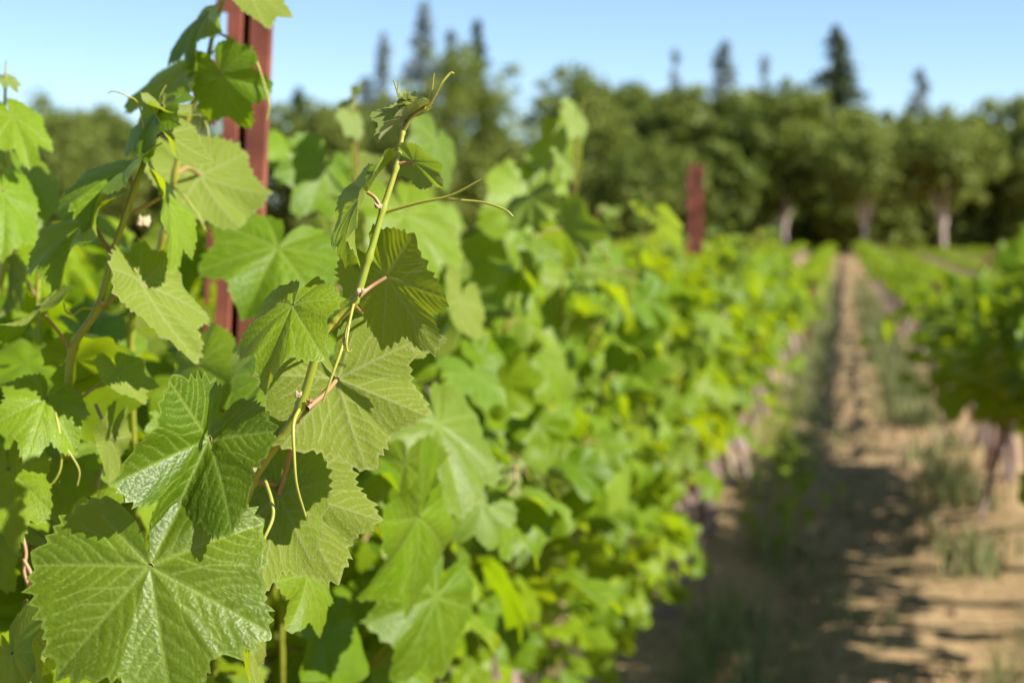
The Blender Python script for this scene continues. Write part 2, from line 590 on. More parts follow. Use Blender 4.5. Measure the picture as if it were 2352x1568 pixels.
def leaf_frame(J, outw, size, rng, sunny=0.45):
    n = UP * .48 + SUN * .36 + outw * .36 + Vector((rng.gauss(0, .5), rng.gauss(0, .5), rng.gauss(0, .36)))
    n.normalize()
    y = outw * .6 + Vector((0, 0, -.85)) + Vector((rng.gauss(0, .35), rng.gauss(0, .35), rng.gauss(0, .3)))
    y = y - n * y.dot(n)
    if y.length < .05: y = n.orthogonal()
    y.normalize()
    x = y.cross(n)
    m = Matrix.Identity(4)
    w = size * rng.uniform(.92, 1.12)
    for r in range(3):
        m[r][0], m[r][1], m[r][2], m[r][3] = x[r] * w, y[r] * size, n[r] * size, J[r]
    return m


def grow_shoot(start, dirv, length, rng, ok=None, droop=0.5, step=0.065, size=0.075, floor=.12):
    """list of stem points, list of (leaf matrix, petiole points, young)"""
    p = Vector(start); d = Vector(dirv).normalized()
    pts = [p.copy()]; leaves = []
    n = int(length / step)
    side = Vector((-d.y, d.x, 0))
    if side.length < .1: side = Vector((math.cos(rng.random() * 6.28), math.sin(rng.random() * 6.28), 0))
    side.normalize()
    side = Matrix.Rotation(rng.uniform(0, math.pi), 3, 'Z') @ side
    for i in range(n):
        f = i / n
        d = d + Vector((rng.gauss(0, .10), rng.gauss(0, .10), rng.gauss(0, .07) - droop * .10 * f))
        d.normalize()
        p = p + d * step
        if p.z < floor: break
        if ok and not ok(p): break
        pts.append(p.copy())
        if i < 1: continue
        sgn = 1 if i % 2 else -1
        ow = (side * sgn + Vector((rng.gauss(0, .5), rng.gauss(0, .5), 0))).normalized()
        young = 0.0
        sz = size * rng.uniform(.75, 1.15)
        if f > .72:
            k = (f - .72) / .28
            sz *= 1 - .66 * k; young = .55 * k
        pl = sz * rng.uniform(.75, 1.15)
        J = p + ow * pl * .8 + Vector((0, 0, pl * rng.uniform(.1, .6)))
        if J.z < floor * .6: continue
        if ok and not ok(J): continue
        pm = p * .5 + J * .5 + Vector((0, 0, .012))
        leaves.append((leaf_frame(J, ow, sz, rng), [p.copy(), pm, J], young))
        if rng.random() < .35 and f < .8:                     # lateral leaf fills the canopy
            ow2 = (Vector((rng.gauss(0, 1), rng.gauss(0, 1), 0))).normalized()
            J2 = p + ow2 * pl * .6 + Vector((0, 0, pl * .2))
            if not ok or ok(J2):
                leaves.append((leaf_frame(J2, ow2, sz * .7, rng), [p.copy(), p * .5 + J2 * .5, J2], .12))
    return pts, leaves


def set_rel(o, base, Mw):
    o.matrix_basis = Matrix.Translation(-Vector(base)) @ Mw


LRND = random.Random(3)


def place_leaf(me, shoot, base, Mw, young=0.0, tone=None, gloss=.4):
    o = bpy.data.objects.new('leaf', me)
    COL.objects.link(o)
    o.parent = shoot
    set_rel(o, base, Mw)
    o.color = (1 - young, tone if tone else LRND.uniform(.75, 1.2), gloss, 1)
    return o


def tube_mesh(name, pts, rads, mat, base, sides=7, n=5):
    P, r = smooth_path(pts, rads, n)
    V, F = tube(P - np.array(tuple(base)), r, sides)
    me = mesh_np(name, V, F)
    me.materials.append(mat)
    return me


def trunk_and_cordon(base, root, rng, cz=.74, half=.62, detail=True, rad=.032):
    bx, by = base[0], base[1]
    pts, rr = [], []
    n = 9
    ph = rng.uniform(0, 6)
    for i in range(n):
        f = i / (n - 1)
        pts.append(Vector((.035 * math.sin(ph + f * 5), .04 * math.cos(ph * 1.7 + f * 4), -.05 + f * (cz + .05))))
        rr.append(rad * (1.35 - .45 * f + .25 * math.sin(ph + f * 11) ** 2 + (.5 if i == n - 1 else 0)))
    P, r = smooth_path(pts, rr, 4)
    V, F = tube(P, r, 10)
    if detail:
        for i in range(len(V)):
            q = V[i]
            w = 1 + .28 * mnoise.noise((q[0] * 60, q[1] * 60, q[2] * 9 + by * 7))
            c = P[i // 10]
            V[i] = c + (q - c) * w
    me = mesh_np('trunk', V, F); me.materials.append(M['bark'])
    link('trunk', me, None, root)
    for sgn in (1, -1):
        pts, rr = [], []
        for i in range(7):
            f = i / 6
            pts.append(Vector((.02 * math.sin(ph + i * 1.3), sgn * f * half, cz - .03 + .05 * math.sin(f * 3) + .012 * math.sin(i * 2.2 + ph))))
            rr.append(rad * (.85 - .45 * f) * (1.25 if i % 2 else .95))
        P, r = smooth_path(pts, rr, 3)
        V, F = tube(P, r, 8)
        me = mesh_np('cordon', V, F); me.materials.append(M['bark'])
        link('cordon', me, None, root)


def vine_plan(rng, bx, by, half, nsh, cz, lmin, lmax, spread=1.0):
    plan = []
    for i in range(nsh):
        y = by + (-half + 2 * half * (i + rng.random()) / nsh)
        s = Vector((bx + rng.uniform(-.03, .03), y, cz))
        q = rng.random()
        lx = rng.gauss(0, .38) * spread
        if q < .68:
            d = Vector((lx, rng.gauss(0, .25), 1.0)); ln = rng.uniform(lmin, lmax); dr = rng.uniform(.2, 1.0)
        elif q < .86:
            d = Vector((rng.choice((-1, 1)) * rng.uniform(.5, 1.0) * spread, rng.gauss(0, .3), .75)); ln = rng.uniform(lmin, lmax) * .85; dr = rng.uniform(1.0, 2.2)
        else:
            d = Vector((rng.choice((-1, 1)) * rng.uniform(.6, 1) * spread, rng.gauss(0, .3), .2)); ln = rng.uniform(.3, .55); dr = rng.uniform(1.2, 2.2)
        plan.append((s, d, ln, dr))
    return plan


def build_vine(bx, by, seed, label, ok=None, nsh=17, cz=.74, lmin=.5, lmax=.92, variants=None, spread=1.0, size=.075, group=None, lowers=0, half=.78):
    rng = random.Random(seed)
    base = Vector((bx, by, 0))
    root = empty('grapevine', base)
    tag(root, label, 'grapevine', group)
    trunk_and_cordon(base, root, rng, cz)
    plan = vine_plan(rng, bx, by, half, nsh, cz, lmin, lmax, spread)
    for _ in range(lowers):                                   # suckers hanging low on the camera's side
        plan.append((Vector((bx + .05, by + rng.uniform(-half, half), cz - .1)), Vector((rng.uniform(.2, .9), rng.gauss(0, .4), rng.uniform(-.9, -.1))), rng.uniform(.25, .5), 1.2))
    for s, d, ln, dr in plan:
        pts, leaves = grow_shoot(s, d, ln, rng, ok, dr, size=size)
        if len(pts) < 3 or not leaves: continue
        k = len(pts)
        rads = [.0042 * (1 - .7 * i / (k - 1)) + .0006 for i in range(k)]
        parts = [tube(*(lambda PR: (PR[0] - np.array(tuple(base)), PR[1]))(smooth_path(pts, rads, 2)), 6)]
        for Mw, pet, y in leaves:
            parts.append(tube(*(lambda PR: (PR[0] - np.array(tuple(base)), PR[1]))(smooth_path(pet, [.0016, .0013, .0013], 2)), 4))
        V, F = join(parts)
        idx = np.zeros(len(F), int); idx[len(parts[0][1]):] = 1
        me = mesh_np('shoot', V, F, True, None, idx)
        me.materials.append(M['stem']); me.materials.append(M['petiole'])
        sh = link('shoot', me, None, root)
        for Mw, pet, y in leaves:
            place_leaf(rng.choice(variants), sh, base, Mw, y)
    return root


def foliage_mesh(seed, nsh=30, lmin=.5, lmax=.8, cz=.72, spread=.6, half=.8, size=.085, ok=None):
    """one joined canopy for a far vine, centred on its base"""
    rng = random.Random(seed)
    nrg = np.random.default_rng(seed)
    Vs, Fs, Rn, n = [], [], [], 0
    for s, d, ln, dr in vine_plan(rng, 0, 0, half, nsh, cz, lmin, lmax, spread):
        pts, leaves = grow_shoot(s, d, ln, rng, ok, dr, size=size)
        for Mw, pet, y in leaves:
            v, f = FARL[rng.randrange(5)]
            A = np.array(Mw)
            w = v @ A[:3, :3].T + A[:3, 3]
            Vs.append(w); Fs.append(f + n); n += len(v); Rn.append(np.full(len(v), rng.random()))
    V, F = np.vstack(Vs), np.vstack(Fs)
    return mesh_np('vine_foliage', V, F, True, {'rnd': np.concatenate(Rn), 'vein': np.zeros(len(V)), 'leafco': V * 8})


def arrays_of(me):
    v = np.empty(len(me.vertices) * 3); me.vertices.foreach_get('co', v)
    f = np.empty(len(me.polygons) * 3, dtype=np.int32); me.polygons.foreach_get('vertices', f)
    return v.reshape(-1, 3), f.reshape(-1, 3)


LOWA = [arrays_of(m) for m in VARS_LOW]


def inner_foliage(root, seed, n, bx, y0, y1, z0, z1, hw, ok=None, size=.07, src=None):
    """the leaves inside the canopy that cannot be picked apart, one joined part"""
    rng = random.Random(seed)
    src = src or LOWA
    base = np.array(tuple(root.location))
    Vs, Fs, Rn, k = [], [], [], 0
    for _ in range(n):
        f = rng.random()
        zc = z0 + (z1 - z0) * f
        w = hw * (.55 + .45 * math.sin(math.pi * min(1, f * .85 + .15)))
        J = Vector((bx + rng.gauss(0, .55) * w, rng.uniform(y0, y1), zc + .10 * mnoise.noise((seed, rng.random() * 9, 3))))
        if ok and not ok(J): continue
        ow = Vector((J.x - bx + rng.gauss(0, .12), rng.gauss(0, .2), 0.001)).normalized()
        A = np.array(leaf_frame(J, ow, size * rng.uniform(.6, 1.15), rng))
        v, fa = src[rng.randrange(len(src))]
        Vs.append(v @ A[:3, :3].T + A[:3, 3] - base); Fs.append(fa + k); k += len(v); Rn.append(np.full(len(v), rng.random()))
    if not Vs: return
    V, F = np.vstack(Vs), np.vstack(Fs)
    me = mesh_np('foliage', V, F, True, {'rnd': np.concatenate(Rn), 'vein': np.zeros(len(V)), 'leafco': V * 10})
    o = link('foliage', me, M['leaf_far'], root)
    o['kind'] = 'stuff'


# ------------------------------------------------------------------ the nearest vine: hand-built shoots of the foreground
BASE0 = Vector((-.65, 1.30, 0))
vine0 = empty('grapevine', BASE0)
tag(vine0, 'sharp foreground grapevine with large toothed leaves and curling tendrils', 'grapevine')
trunk_and_cordon(BASE0, vine0, random.Random(4))


def hero_shoot(pts, rads):
    P = [px(*p) if not isinstance(p, Vector) else p for p in pts]
    Pd, r = smooth_path(P, [q * .88 for q in rads], 8)
    k = len(pts)
    for i in range(len(r)):                                   # swollen nodes at the listed points
        f = (i / 8.0) % 1
        dd = min(f, 1 - f)
        r[i] *= 1 + .38 * math.exp(-(dd / .07) ** 2)
    V, F = tube(Pd - np.array(tuple(BASE0)), r, 14)
    me = mesh_np('shoot', V, F); me.materials.append(M['stem'])
    return link('shoot', me, None, vine0)


def hero_leaf(shoot, J, T, S, upper, seed, pet=None, young=0.0, res=(300, 36), base=BASE0, tone=None, gloss=.5, **kw):
    Mw = basis(px(*J), px(*T), px(*S), upper) @ Matrix.Diagonal((kw.pop('wx', 1.0), 1, 1, 1))
    me = leaf_mesh('grape_leaf_hero_%d' % seed, seed, res[0], res[1], **kw)
    o = place_leaf(me, shoot, base, Mw, young, tone, gloss)
    if pet:
        pp = [px(*q) for q in pet] + [px(*J)]
        s = (px(*T) - px(*J)).length
        r0 = .0021 * max(.45, min(1, s / .09))
        rr = [r0 * 1.25] + [r0] * (len(pp) - 2) + [r0 * .95]
        pm = tube_mesh('petiole', pp, rr, M['petiole'], base, 9, 6)
        link('petiole', pm, None, shoot)
    return o


def tendril(shoot, pts, r=.0011, base=BASE0):
    P = [px(*p) for p in pts]
    k = len(P)
    me = tube_mesh('tendril', P, [r * (1 - .45 * i / (k - 1)) for i in range(k)], M['tendril'], base, 7, 8)
    return link('tendril', me, None, shoot)


def bud(shoot, c, s, seed, base=BASE0, mat='bud'):
    """small woolly bud: a pointed scale cluster"""
    rng = random.Random(seed)
    parts = []
    C = px(*c)
    for q in range(4):
        d = Vector((rng.gauss(0, .6), rng.gauss(0, .6), 1)).normalized()
        a = C + Vector((rng.gauss(0, s * .25), rng.gauss(0, s * .25), 0))
        P, r = smooth_path([a, a + d * s * .5, a + d * s], [s * .25, s * .3, s * .05], 4)
        parts.append(tube(P - np.array(tuple(base)), r, 7))
    V, F = join(parts)
    me = mesh_np('bud', V, F); me.materials.append(M[mat])
    return link('bud', me, None, shoot)


mm = lambda *a: [x / 1000 for x in a]

# main shoot leaning to the right
A = hero_shoot([Vector((-.62, 1.12, .80)), (400, 1560, 1.10), (470, 1400, 1.03), (540, 1220, .985), (580, 1105, .97), (640, 1012, .962), (690, 930, .956), (735, 790, .95),
                (772, 737, .95), (815, 690, .95), (848, 590, .951), (880, 480, .955), (910, 385, .96), (925, 305, .965), (932, 262, .967), (936, 234, .97)],
               mm(4.2, 4.0, 3.8, 3.5, 3.3, 3.1, 3.0, 2.9, 2.7, 2.6, 2.4, 2.2, 1.8, 1.5, 1.0, .7))
hero_leaf(A, (672, 702, .94), (585, 872, .90), (520, 782, .935), True, 11, [(735, 788, .95), (712, 735, .962)], cup=.75, droop=.55, pleat=.10, fold=.05, wave=.05, lobe=1.2, basal=.75)
hero_leaf(A, (887, 637, .962), (1006, 810, .964), (975, 580, .952), False, 12, [(816, 688, .95), (850, 660, .958)], cup=.12, droop=.15, pleat=.03, lobe=.8, wave=.035)
hero_leaf(A, (843, 441, .955), (748, 600, .945), (822, 424, 1.02), True, 13, [(878, 484, .955), (862, 455, .955)], cup=.3, droop=.8, pleat=.1, fold=.25, lobe=.8)
hero_leaf(A, (950, 372, .962), (1031, 428, .964), (980, 342, .957), False, 14, [(913, 378, .96), (930, 372, .96)], cup=.5, droop=.6, young=.15, res=(220, 26), tooth=.08)
hero_leaf(A, (938, 275, .966), (855, 302, .955), (934, 260, 1.0), True, 15, [(925, 300, .965)], cup=.7, fold=.7, droop=.5, young=.7, res=(160, 18), tooth=.09)
hero_leaf(A, (945, 250, .966), (988, 247, .96), (950, 240, .99), True, 16, [(934, 262, .967)], cup=.9, fold=.7, droop=.3, young=.7, res=(140, 16), tooth=.09)
for q, (a, b, c) in enumerate([((932, 236, .968), (915, 218, .96), (925, 212, .98)), ((937, 236, .968), (958, 216, .962), (952, 235, .98)), ((935, 234, .97), (938, 210, .965), (920, 220, .985))]):
    hero_leaf(A, a, b, c, q == 0, 17 + q, None, young=.95, res=(90, 10), teeth=18, tooth=.1, fold=.8, cup=.8)
hero_leaf(A, (775, 870, .985), (838, 1098, .965), (965, 845, 1.0), False, 21, [(705, 938, .956), (745, 905, .97)], cup=-.35, droop=.35, pleat=.09, fold=-.18, lobe=.5, wave=.03)
hero_leaf(A, (640, 1135, 1.0), (590, 1395, .965), (515, 1175, .99), False, 22, [(690, 932, .957), (668, 1040, .985)], cup=.2, droop=.25, pleat=.05, lobe=.3, wave=.03)
hero_leaf(A, (668, 1130, 1.02), (775, 1352, .995), (835, 1085, 1.035), False, 23, [(582, 1106, .97), (625, 1112, .995)], cup=-.3, droop=.3, pleat=.08, fold=-.1, lobe=.4, wave=.03)
hero_leaf(A, (480, 1008, .935), (350, 1290, .905), (290, 895, .93), True, 24, [(578, 1108, .97), (545, 1060, .965), (520, 1020, .95)], cup=.05, droop=.3, pleat=.08, fold=.55, lobe=1.5, wave=.05, basal=.72, wx=.84, tone=.66, gloss=.8)
hero_leaf(A, (345, 1300, .90), (395, 1650, .865), (60, 1375, .885), True, 25, [(505, 1310, 1.0), (430, 1290, .96), (375, 1285, .92)], cup=.35, droop=.35, pleat=.10, fold=.0, lobe=.5, wave=.03, teeth=52, tone=.66, gloss=.8)
hero_leaf(A, (574, 1196, .975), (604, 1210, .965), (590, 1185, .97), True, 26, None, young=.4, res=(90, 10), teeth=16, cup=.6)
hero_leaf(A, (905, 770, 1.06), (965, 850, 1.04), (985, 745, 1.08), False, 27, [(812, 700, .952), (860, 745, 1.02)], cup=.5, droop=.4, lobe=.6)
tendril(A, [(884, 487, .955), (960, 466, .95), (1035, 449, .945), (1108, 411, .94)])
tendril(A, [(1010, 456, .947), (1060, 460, .947), (1110, 465, .945), (1160, 482, .94), (1178, 497, .94)], .0009)
tendril(A, [(926, 302, .965), (948, 268, .962), (985, 242, .96), (1012, 195, .955), (1034, 169, .955), (1043, 170, .955)], .0012)
tendril(A, [(975, 250, .96), (990, 215, .958), (997, 168, .955)], .0008)
tendril(A, [(934, 255, .967), (918, 228, .965), (904, 184, .96)], .0007)
tendril(A, [(918, 230, .965), (914, 205, .965), (915, 184, .963)], .0006)
tendril(A, [(688, 938, .955), (674, 975, .94), (676, 1050, .935), (682, 1115, .935), (702, 1185, .94)], .0012)
tendril(A, [(812, 698, .948), (802, 745, .935), (796, 785, .93), (797, 803, .93), (803, 808, .93), (808, 800, .93)], .0009)
tendril(A, [(806, 720, .945), (785, 800, .93), (760, 870, .925), (742, 922, .925)], .0012)
tendril(A, [(608, 1100, .968), (624, 1150, .945), (626, 1190, .94), (605, 1240, .935), (580, 1300, .935), (571, 1372, .935)], .0013)
tendril(A, [(612, 1226, .937), (585, 1258, .935), (553, 1287, .935)], .0010)
bud(A, (728, 790, .945), 0.0070, 1); bud(A, (572, 1085, .963), 0.0063, 2); bud(A, (556, 1090, .963), 0.0049, 3, mat='petiole')
bud(A, (826, 676, .946), 0.0042, 4); bud(A, (870, 478, .952), 0.0035, 5); bud(A, (714, 925, .953), 0.0035, 6, mat='petiole')
bud(A, (683, 912, .95), 0.0042, 7)

# second shoot, left, a little farther
B = hero_shoot([Vector((-.72, 1.15, .85)), (130, 1200, 1.24), (150, 1040, 1.19), (155, 925, 1.17), (168, 800, 1.16), (225, 705, 1.15), (260, 580, 1.15), (310, 430, 1.15), (340, 350, 1.15), (357, 285, 1.15), (373, 240, 1.15)],
               mm(4, 4, 3.8, 3.6, 3.3, 3.1, 2.8, 2.4, 2.0, 1.6, .9))
hero_leaf(B, (105, 918, 1.13), (62, 1048, 1.09), (-25, 880, 1.12), True, 31, [(157, 928, 1.17), (130, 912, 1.16)], cup=.5, droop=.5, pleat=.08, basal=0.80, wx=0.85)
hero_leaf(B, (325, 650, 1.14), (438, 848, 1.14), (405, 600, 1.20), False, 32, [(232, 704, 1.15), (280, 672, 1.145)], cup=-.6, droop=.3, fold=-.35, pleat=.06, lobe=.4, basal=0.80, wx=0.85)
hero_leaf(B, (274, 852, 1.14), (325, 940, 1.13), (345, 800, 1.18), False, 33, [(165, 930, 1.17), (220, 888, 1.155)], cup=.4, droop=.4, pleat=.06, basal=0.90, wx=0.85)
hero_leaf(B, (85, 705, 1.13), (0, 800, 1.09), (72, 690, 1.21), False, 34, [(162, 803, 1.16), (125, 750, 1.145)], cup=.5, fold=.3, droop=.6, basal=0.70, wx=0.85)
hero_leaf(B, (208, 508, 1.16), (82, 628, 1.11), (185, 478, 1.24), True, 35, [(255, 582, 1.15), (232, 545, 1.155)], cup=.6, fold=.3, droop=.6, pleat=.1, basal=0.60, wx=0.85)
hero_leaf(B, (290, 392, 1.155), (155, 492, 1.11), (268, 362, 1.235), True, 36, [(308, 432, 1.15), (300, 410, 1.15)], cup=.4, fold=.25, droop=.6, pleat=.1, basal=0.60, wx=0.85)
hero_leaf(B, (372, 450, 1.16), (442, 610, 1.14), (400, 438, 1.24), True, 37, [(308, 488, 1.15), (345, 468, 1.155)], cup=.5, fold=.3, droop=.7, basal=0.70, wx=0.85)
hero_leaf(B, (385, 305, 1.16), (432, 425, 1.15), (432, 290, 1.20), False, 38, [(356, 318, 1.15), (372, 306, 1.155)], cup=.4, fold=-.2, droop=.5, basal=0.80, wx=0.85)
hero_leaf(B, (365, 258, 1.155), (290, 330, 1.12), (345, 238, 1.23), True, 39, [(358, 285, 1.15)], cup=.6, droop=.9, fold=.1, basal=0.70, wx=0.85)
hero_leaf(B, (380, 250, 1.15), (420, 290, 1.13), (410, 235, 1.18), False, 40, [(370, 262, 1.15)], cup=.6, droop=.8, young=.2, res=(160, 18))
hero_leaf(B, (374, 240, 1.15), (380, 215, 1.14), (390, 235, 1.16), True, 41, None, young=.95, res=(80, 8), teeth=14, fold=.8)
tendril(B, [(340, 352, 1.15), (320, 245, 1.14), (290, 220, 1.13), (262, 210, 1.13), (247, 214, 1.13)], .0007)
tendril(B, [(222, 710, 1.15), (190, 708, 1.14), (170, 722, 1.13), (152, 716, 1.13), (146, 695, 1.13)], .0010)
tendril(B, [(262, 585, 1.15), (290, 600, 1.14), (315, 625, 1.14)], .0009)
tendril(B, [(155, 925, 1.16), (128, 940, 1.13), (138, 1000, 1.12), (140, 1070, 1.12), (120, 1110, 1.12), (95, 1116, 1.12)], .0011)
tendril(B, [(138, 1010, 1.12), (160, 1040, 1.12), (182, 1080, 1.12), (178, 1115, 1.12)], .0009)
tendril(B, [(372, 242, 1.15), (366, 225, 1.14), (382, 195, 1.14)], .0006)
bud(B, (235, 700, 1.145), 0.0049, 11); bud(B, (172, 905, 1.165), 0.0042, 12); bud(B, (330, 520, 1.3), 0.0098, 13)
# dry brown ties low at the left
for q, pts in enumerate([[(52, 1230, 1.12), (60, 1270, 1.12), (55, 1310, 1.12), (66, 1345, 1.12)], [(66, 1345, 1.12), (72, 1320, 1.11), (55, 1285, 1.12)]]):
    me = tube_mesh('dry_tendril', [px(*p) for p in pts], [.0012] * len(pts), M['cane_dry'], BASE0, 6, 5)
    link('dry_tendril', me, None, B)

# third shoot in front of the rusty post
Cs = hero_shoot([Vector((-.68, 1.5, .9)), (300, 860, 1.45), (330, 700, 1.41), (375, 540, 1.38), (402, 400, 1.37), (430, 270, 1.36), (462, 200, 1.35), (478, 130, 1.35), (493, 65, 1.35), (520, -20, 1.35), (540, -90, 1.35)],
                mm(4, 3.8, 3.5, 3.3, 3.0, 2.8, 2.5, 2.3, 2.1, 1.8, 1.4))
hero_leaf(Cs, (478, 35, 1.34), (402, 140, 1.31), (455, 12, 1.43), True, 51, [(493, 65, 1.35)], cup=.5, droop=.7, fold=.2, basal=0.70, wx=0.90)
hero_leaf(Cs, (507, 168, 1.32), (570, 305, 1.33), (605, 130, 1.31), True, 52, [(464, 204, 1.35), (485, 184, 1.34)], cup=.5, droop=.4, pleat=.1, lobe=1.4, basal=0.85, wx=0.90)
hero_leaf(Cs, (425, 165, 1.37), (305, 272, 1.33), (400, 132, 1.45), True, 53, [(450, 225, 1.355), (440, 185, 1.36)], cup=.4, droop=.5, fold=.2, basal=0.70, wx=0.90)
hero_leaf(Cs, (458, 402, 1.42), (545, 552, 1.39), (560, 350, 1.46), False, 54, [(402, 402, 1.37), (432, 385, 1.39)], cup=.3, droop=.3, lobe=.3)
hero_leaf(Cs, (572, -35, 1.33), (602, 78, 1.31), (650, -30, 1.36), False, 55, [(520, -20, 1.35)], cup=.3, droop=.4, lobe=.6)
tendril(Cs, [(492, 70, 1.35), (545, 100, 1.33), (585, 135, 1.32), (605, 190, 1.32), (618, 240, 1.32), (612, 275, 1.32)], .0013)
tendril(Cs, [(560, 108, 1.33), (545, 120, 1.33), (550, 130, 1.33)], .0008)
tendril(Cs, [(455, 240, 1.35), (462, 280, 1.34), (458, 330, 1.34), (452, 372, 1.34)], .0012)
tendril(Cs, [(462, 258, 1.34), (478, 300, 1.33), (480, 345, 1.33)], .0009)
tendril(Cs, [(400, 430, 1.37), (430, 460, 1.35), (455, 495, 1.35), (472, 530, 1.35)], .0011)

# fourth shoot at the left edge
D = hero_shoot([Vector((-.85, 1.2, .95)), (0, 640, 1.42), (20, 420, 1.38), (12, 280, 1.37), (12, 200, 1.37), (14, 140, 1.37)], mm(3.5, 3.2, 2.6, 2.1, 1.5, .7))
hero_leaf(D, (28, 268, 1.36), (82, 368, 1.33), (85, 235, 1.39), True, 61, [(13, 300, 1.37)], cup=.4, droop=.5)
hero_leaf(D, (5, 440, 1.33), (20, 585, 1.29), (95, 440, 1.36), True, 62, [(18, 410, 1.38)], cup=.4, droop=.4, lobe=.5)
hero_leaf(D, (65, 405, 1.40), (110, 515, 1.37), (125, 400, 1.44), True, 63, [(20, 420, 1.38)], cup=.5, droop=.4, fold=.2)
hero_leaf(D, (14, 180, 1.37), (42, 205, 1.36), (30, 170, 1.38), True, 64, None, young=.8, res=(90, 10), teeth=14)

# leaves that fill between the shoots, each on a cane of the same vine
E = hero_shoot([Vector((-.63, 1.75, .8)), (640, 1000, 1.75), (660, 800, 1.70), (690, 640, 1.66), (700, 560, 1.66)], mm(4, 3.6, 3.2, 2.6, 2.0))
hero_leaf(E, (638, 570, 1.52), (556, 706, 1.46), (480, 520, 1.53), True, 71, [(690, 640, 1.66), (665, 590, 1.58)], cup=.4, droop=.4, pleat=.1, lobe=.9, res=(220, 24))
hero_leaf(E, (760, 560, 1.62), (735, 690, 1.58), (690, 520, 1.66), False, 72, [(700, 600, 1.66)], cup=.3, droop=.4, lobe=.4, res=(200, 20))
hero_leaf(E, (960, 1185, 1.42), (862, 1400, 1.36), (1010, 1260, 1.5), True, 73, [(700, 1000, 1.7), (860, 1080, 1.55)], cup=.5, droop=.4, fold=.25, res=(200, 20))
hero_leaf(E, (930, 1062, 1.50), (900, 1180, 1.45), (842, 1050, 1.52), True, 74, [(700, 960, 1.72), (830, 1010, 1.6)], cup=.4, droop=.4, res=(200, 20))
hero_leaf(E, (705, 1320, 1.16), (690, 1445, 1.12), (770, 1330, 1.2), True, 75, [(620, 1200, 1.3)], cup=.5, droop=.5, fold=.15, res=(200, 20))
hero_leaf(E, (600, 1418, 1.14), (580, 1475, 1.12), (640, 1410, 1.15), True, 76, [(600, 1300, 1.25)], cup=.5, res=(160, 16))
hero_leaf(E, (560, 1440, 1.06), (545, 1600, 1.02), (600, 1460, 1.12), False, 77, [(560, 1330, 1.12)], cup=-.5, fold=-.3, res=(200, 20))
hero_leaf(E, (30, 1500, 1.02), (75, 1640, .98), (-60, 1520, 1.05), True, 78, [(60, 1380, 1.15)], cup=.4, res=(200, 20))
hero_leaf(E, (120, 1490, 1.0), (60, 1560, .97), (150, 1530, 1.04), False, 79, [(140, 1400, 1.1)], cup=.5, fold=.4, res=(160, 16))
hero_leaf(E, (20, 1080, 1.12), (30, 1250, 1.07), (115, 1090, 1.12), True, 80, [(60, 1010, 1.2)], cup=.4, lobe=.8, res=(220, 22))
hero_leaf(E, (215, 1170, 1.12), (245, 1260, 1.08), (170, 1190, 1.12), True, 81, [(230, 1080, 1.2)], cup=.4, res=(160, 16))
hero_leaf(E, (255, 1010, 1.16), (235, 1170, 1.15), (300, 1020, 1.22), False, 82, [(220, 930, 1.22)], cup=-.4, fold=-.2, res=(200, 20))
hero_leaf(E, (455, 840, 1.32), (470, 1000, 1.26), (380, 850, 1.34), True, 83, [(500, 760, 1.42)], cup=.4, res=(200, 20))
hero_leaf(E, (620, 860, 1.25), (590, 1000, 1.18), (540, 840, 1.27), True, 84, [(650, 780, 1.36)], cup=.4, res=(200, 20))


def face(x, z):
    """the canopy widens from the trunk line upwards"""
    return abs(x) < .09 + .56 * max(0, z - .5)


def near_ok(p):
    q = proj(p)
    if p.x > -.65 and not face(p.x + .65, p.z): return False
    if q is None or p.z < .1: return False
    u, v, d = q
    if d < 1.0 and -200 < u < 2500: return False
    if d < 1.12 and u < 1000 and v > 150: return False
    if u < 1100 and d < 1.3 and v < 700: return False
    if 470 < u < 665 and v < 600 and d < 1.95: return False     # the post stands clear
    if u < 480 and v < 360 and d < 2.6: return False
    if u < 480 and v < 520 and d < 1.5: return False
    if d < 2.2 and v < 330: return False
    if d < 1.75 and u > 1080: return False
    if d < 1.45 and u > 880 and v < 1150: return False
    return True


def fill_vine0():
    rng = random.Random(77)
    plan = vine_plan(rng, -.66, 1.45, .75, 24, .74, .5, .85, .9)
    for _ in range(9):
        plan.append((Vector((-.6, rng.uniform(.95, 2.1), .72)), Vector((rng.uniform(.2, .7), rng.gauss(0, .4), rng.uniform(-.6, .2))), rng.uniform(.3, .5), 1.2))
    for _ in range(16):
        plan.append((Vector((rng.uniform(-.95, -.75), rng.uniform(.95, 2.2), .85)), Vector((rng.uniform(-.45, .15), rng.gauss(0, .25), 1)), rng.uniform(.55, .75), .4))
    for s, d, ln, dr in plan:
        pts, leaves = grow_shoot(s, d, ln, rng, near_ok, dr, size=.07)
        if len(pts) < 3 or len(leaves) < 2: continue
        k = len(pts)
        b0 = np.array(tuple(BASE0))
        P, r = smooth_path(pts, [.0040 * (1 - .6 * i / (k - 1)) + .0006 for i in range(k)], 3)
        parts = [tube(P - b0, r, 7)]
        for Mw, pet, y in leaves:
            P, r = smooth_path(pet, [.0017, .0014, .0014], 3)
            parts.append(tube(P - b0, r, 5))
        V, F = join(parts)
        idx = np.zeros(len(F), int); idx[len(parts[0][1]):] = 1
        me = mesh_np('shoot', V, F, True, None, idx)
        me.materials.append(M['stem']); me.materials.append(M['petiole'])
        sh = link('shoot', me, None, vine0)
        for Mw, pet, y in leaves:
            place_leaf(rng.choice(VARS_MID), sh, BASE0, Mw, y)


fill_vine0()
inner_foliage(vine0, 5, 420, -.68, .95, 2.2, .35, 1.36, .42, near_ok)
inner_foliage(vine0, 6, 260, -.90, 1.0, 2.4, .7, 1.5, .36, near_ok)
print('leaves on the nearest vine', sum(1 for o in bpy.data.objects if o.name.startswith('leaf')))

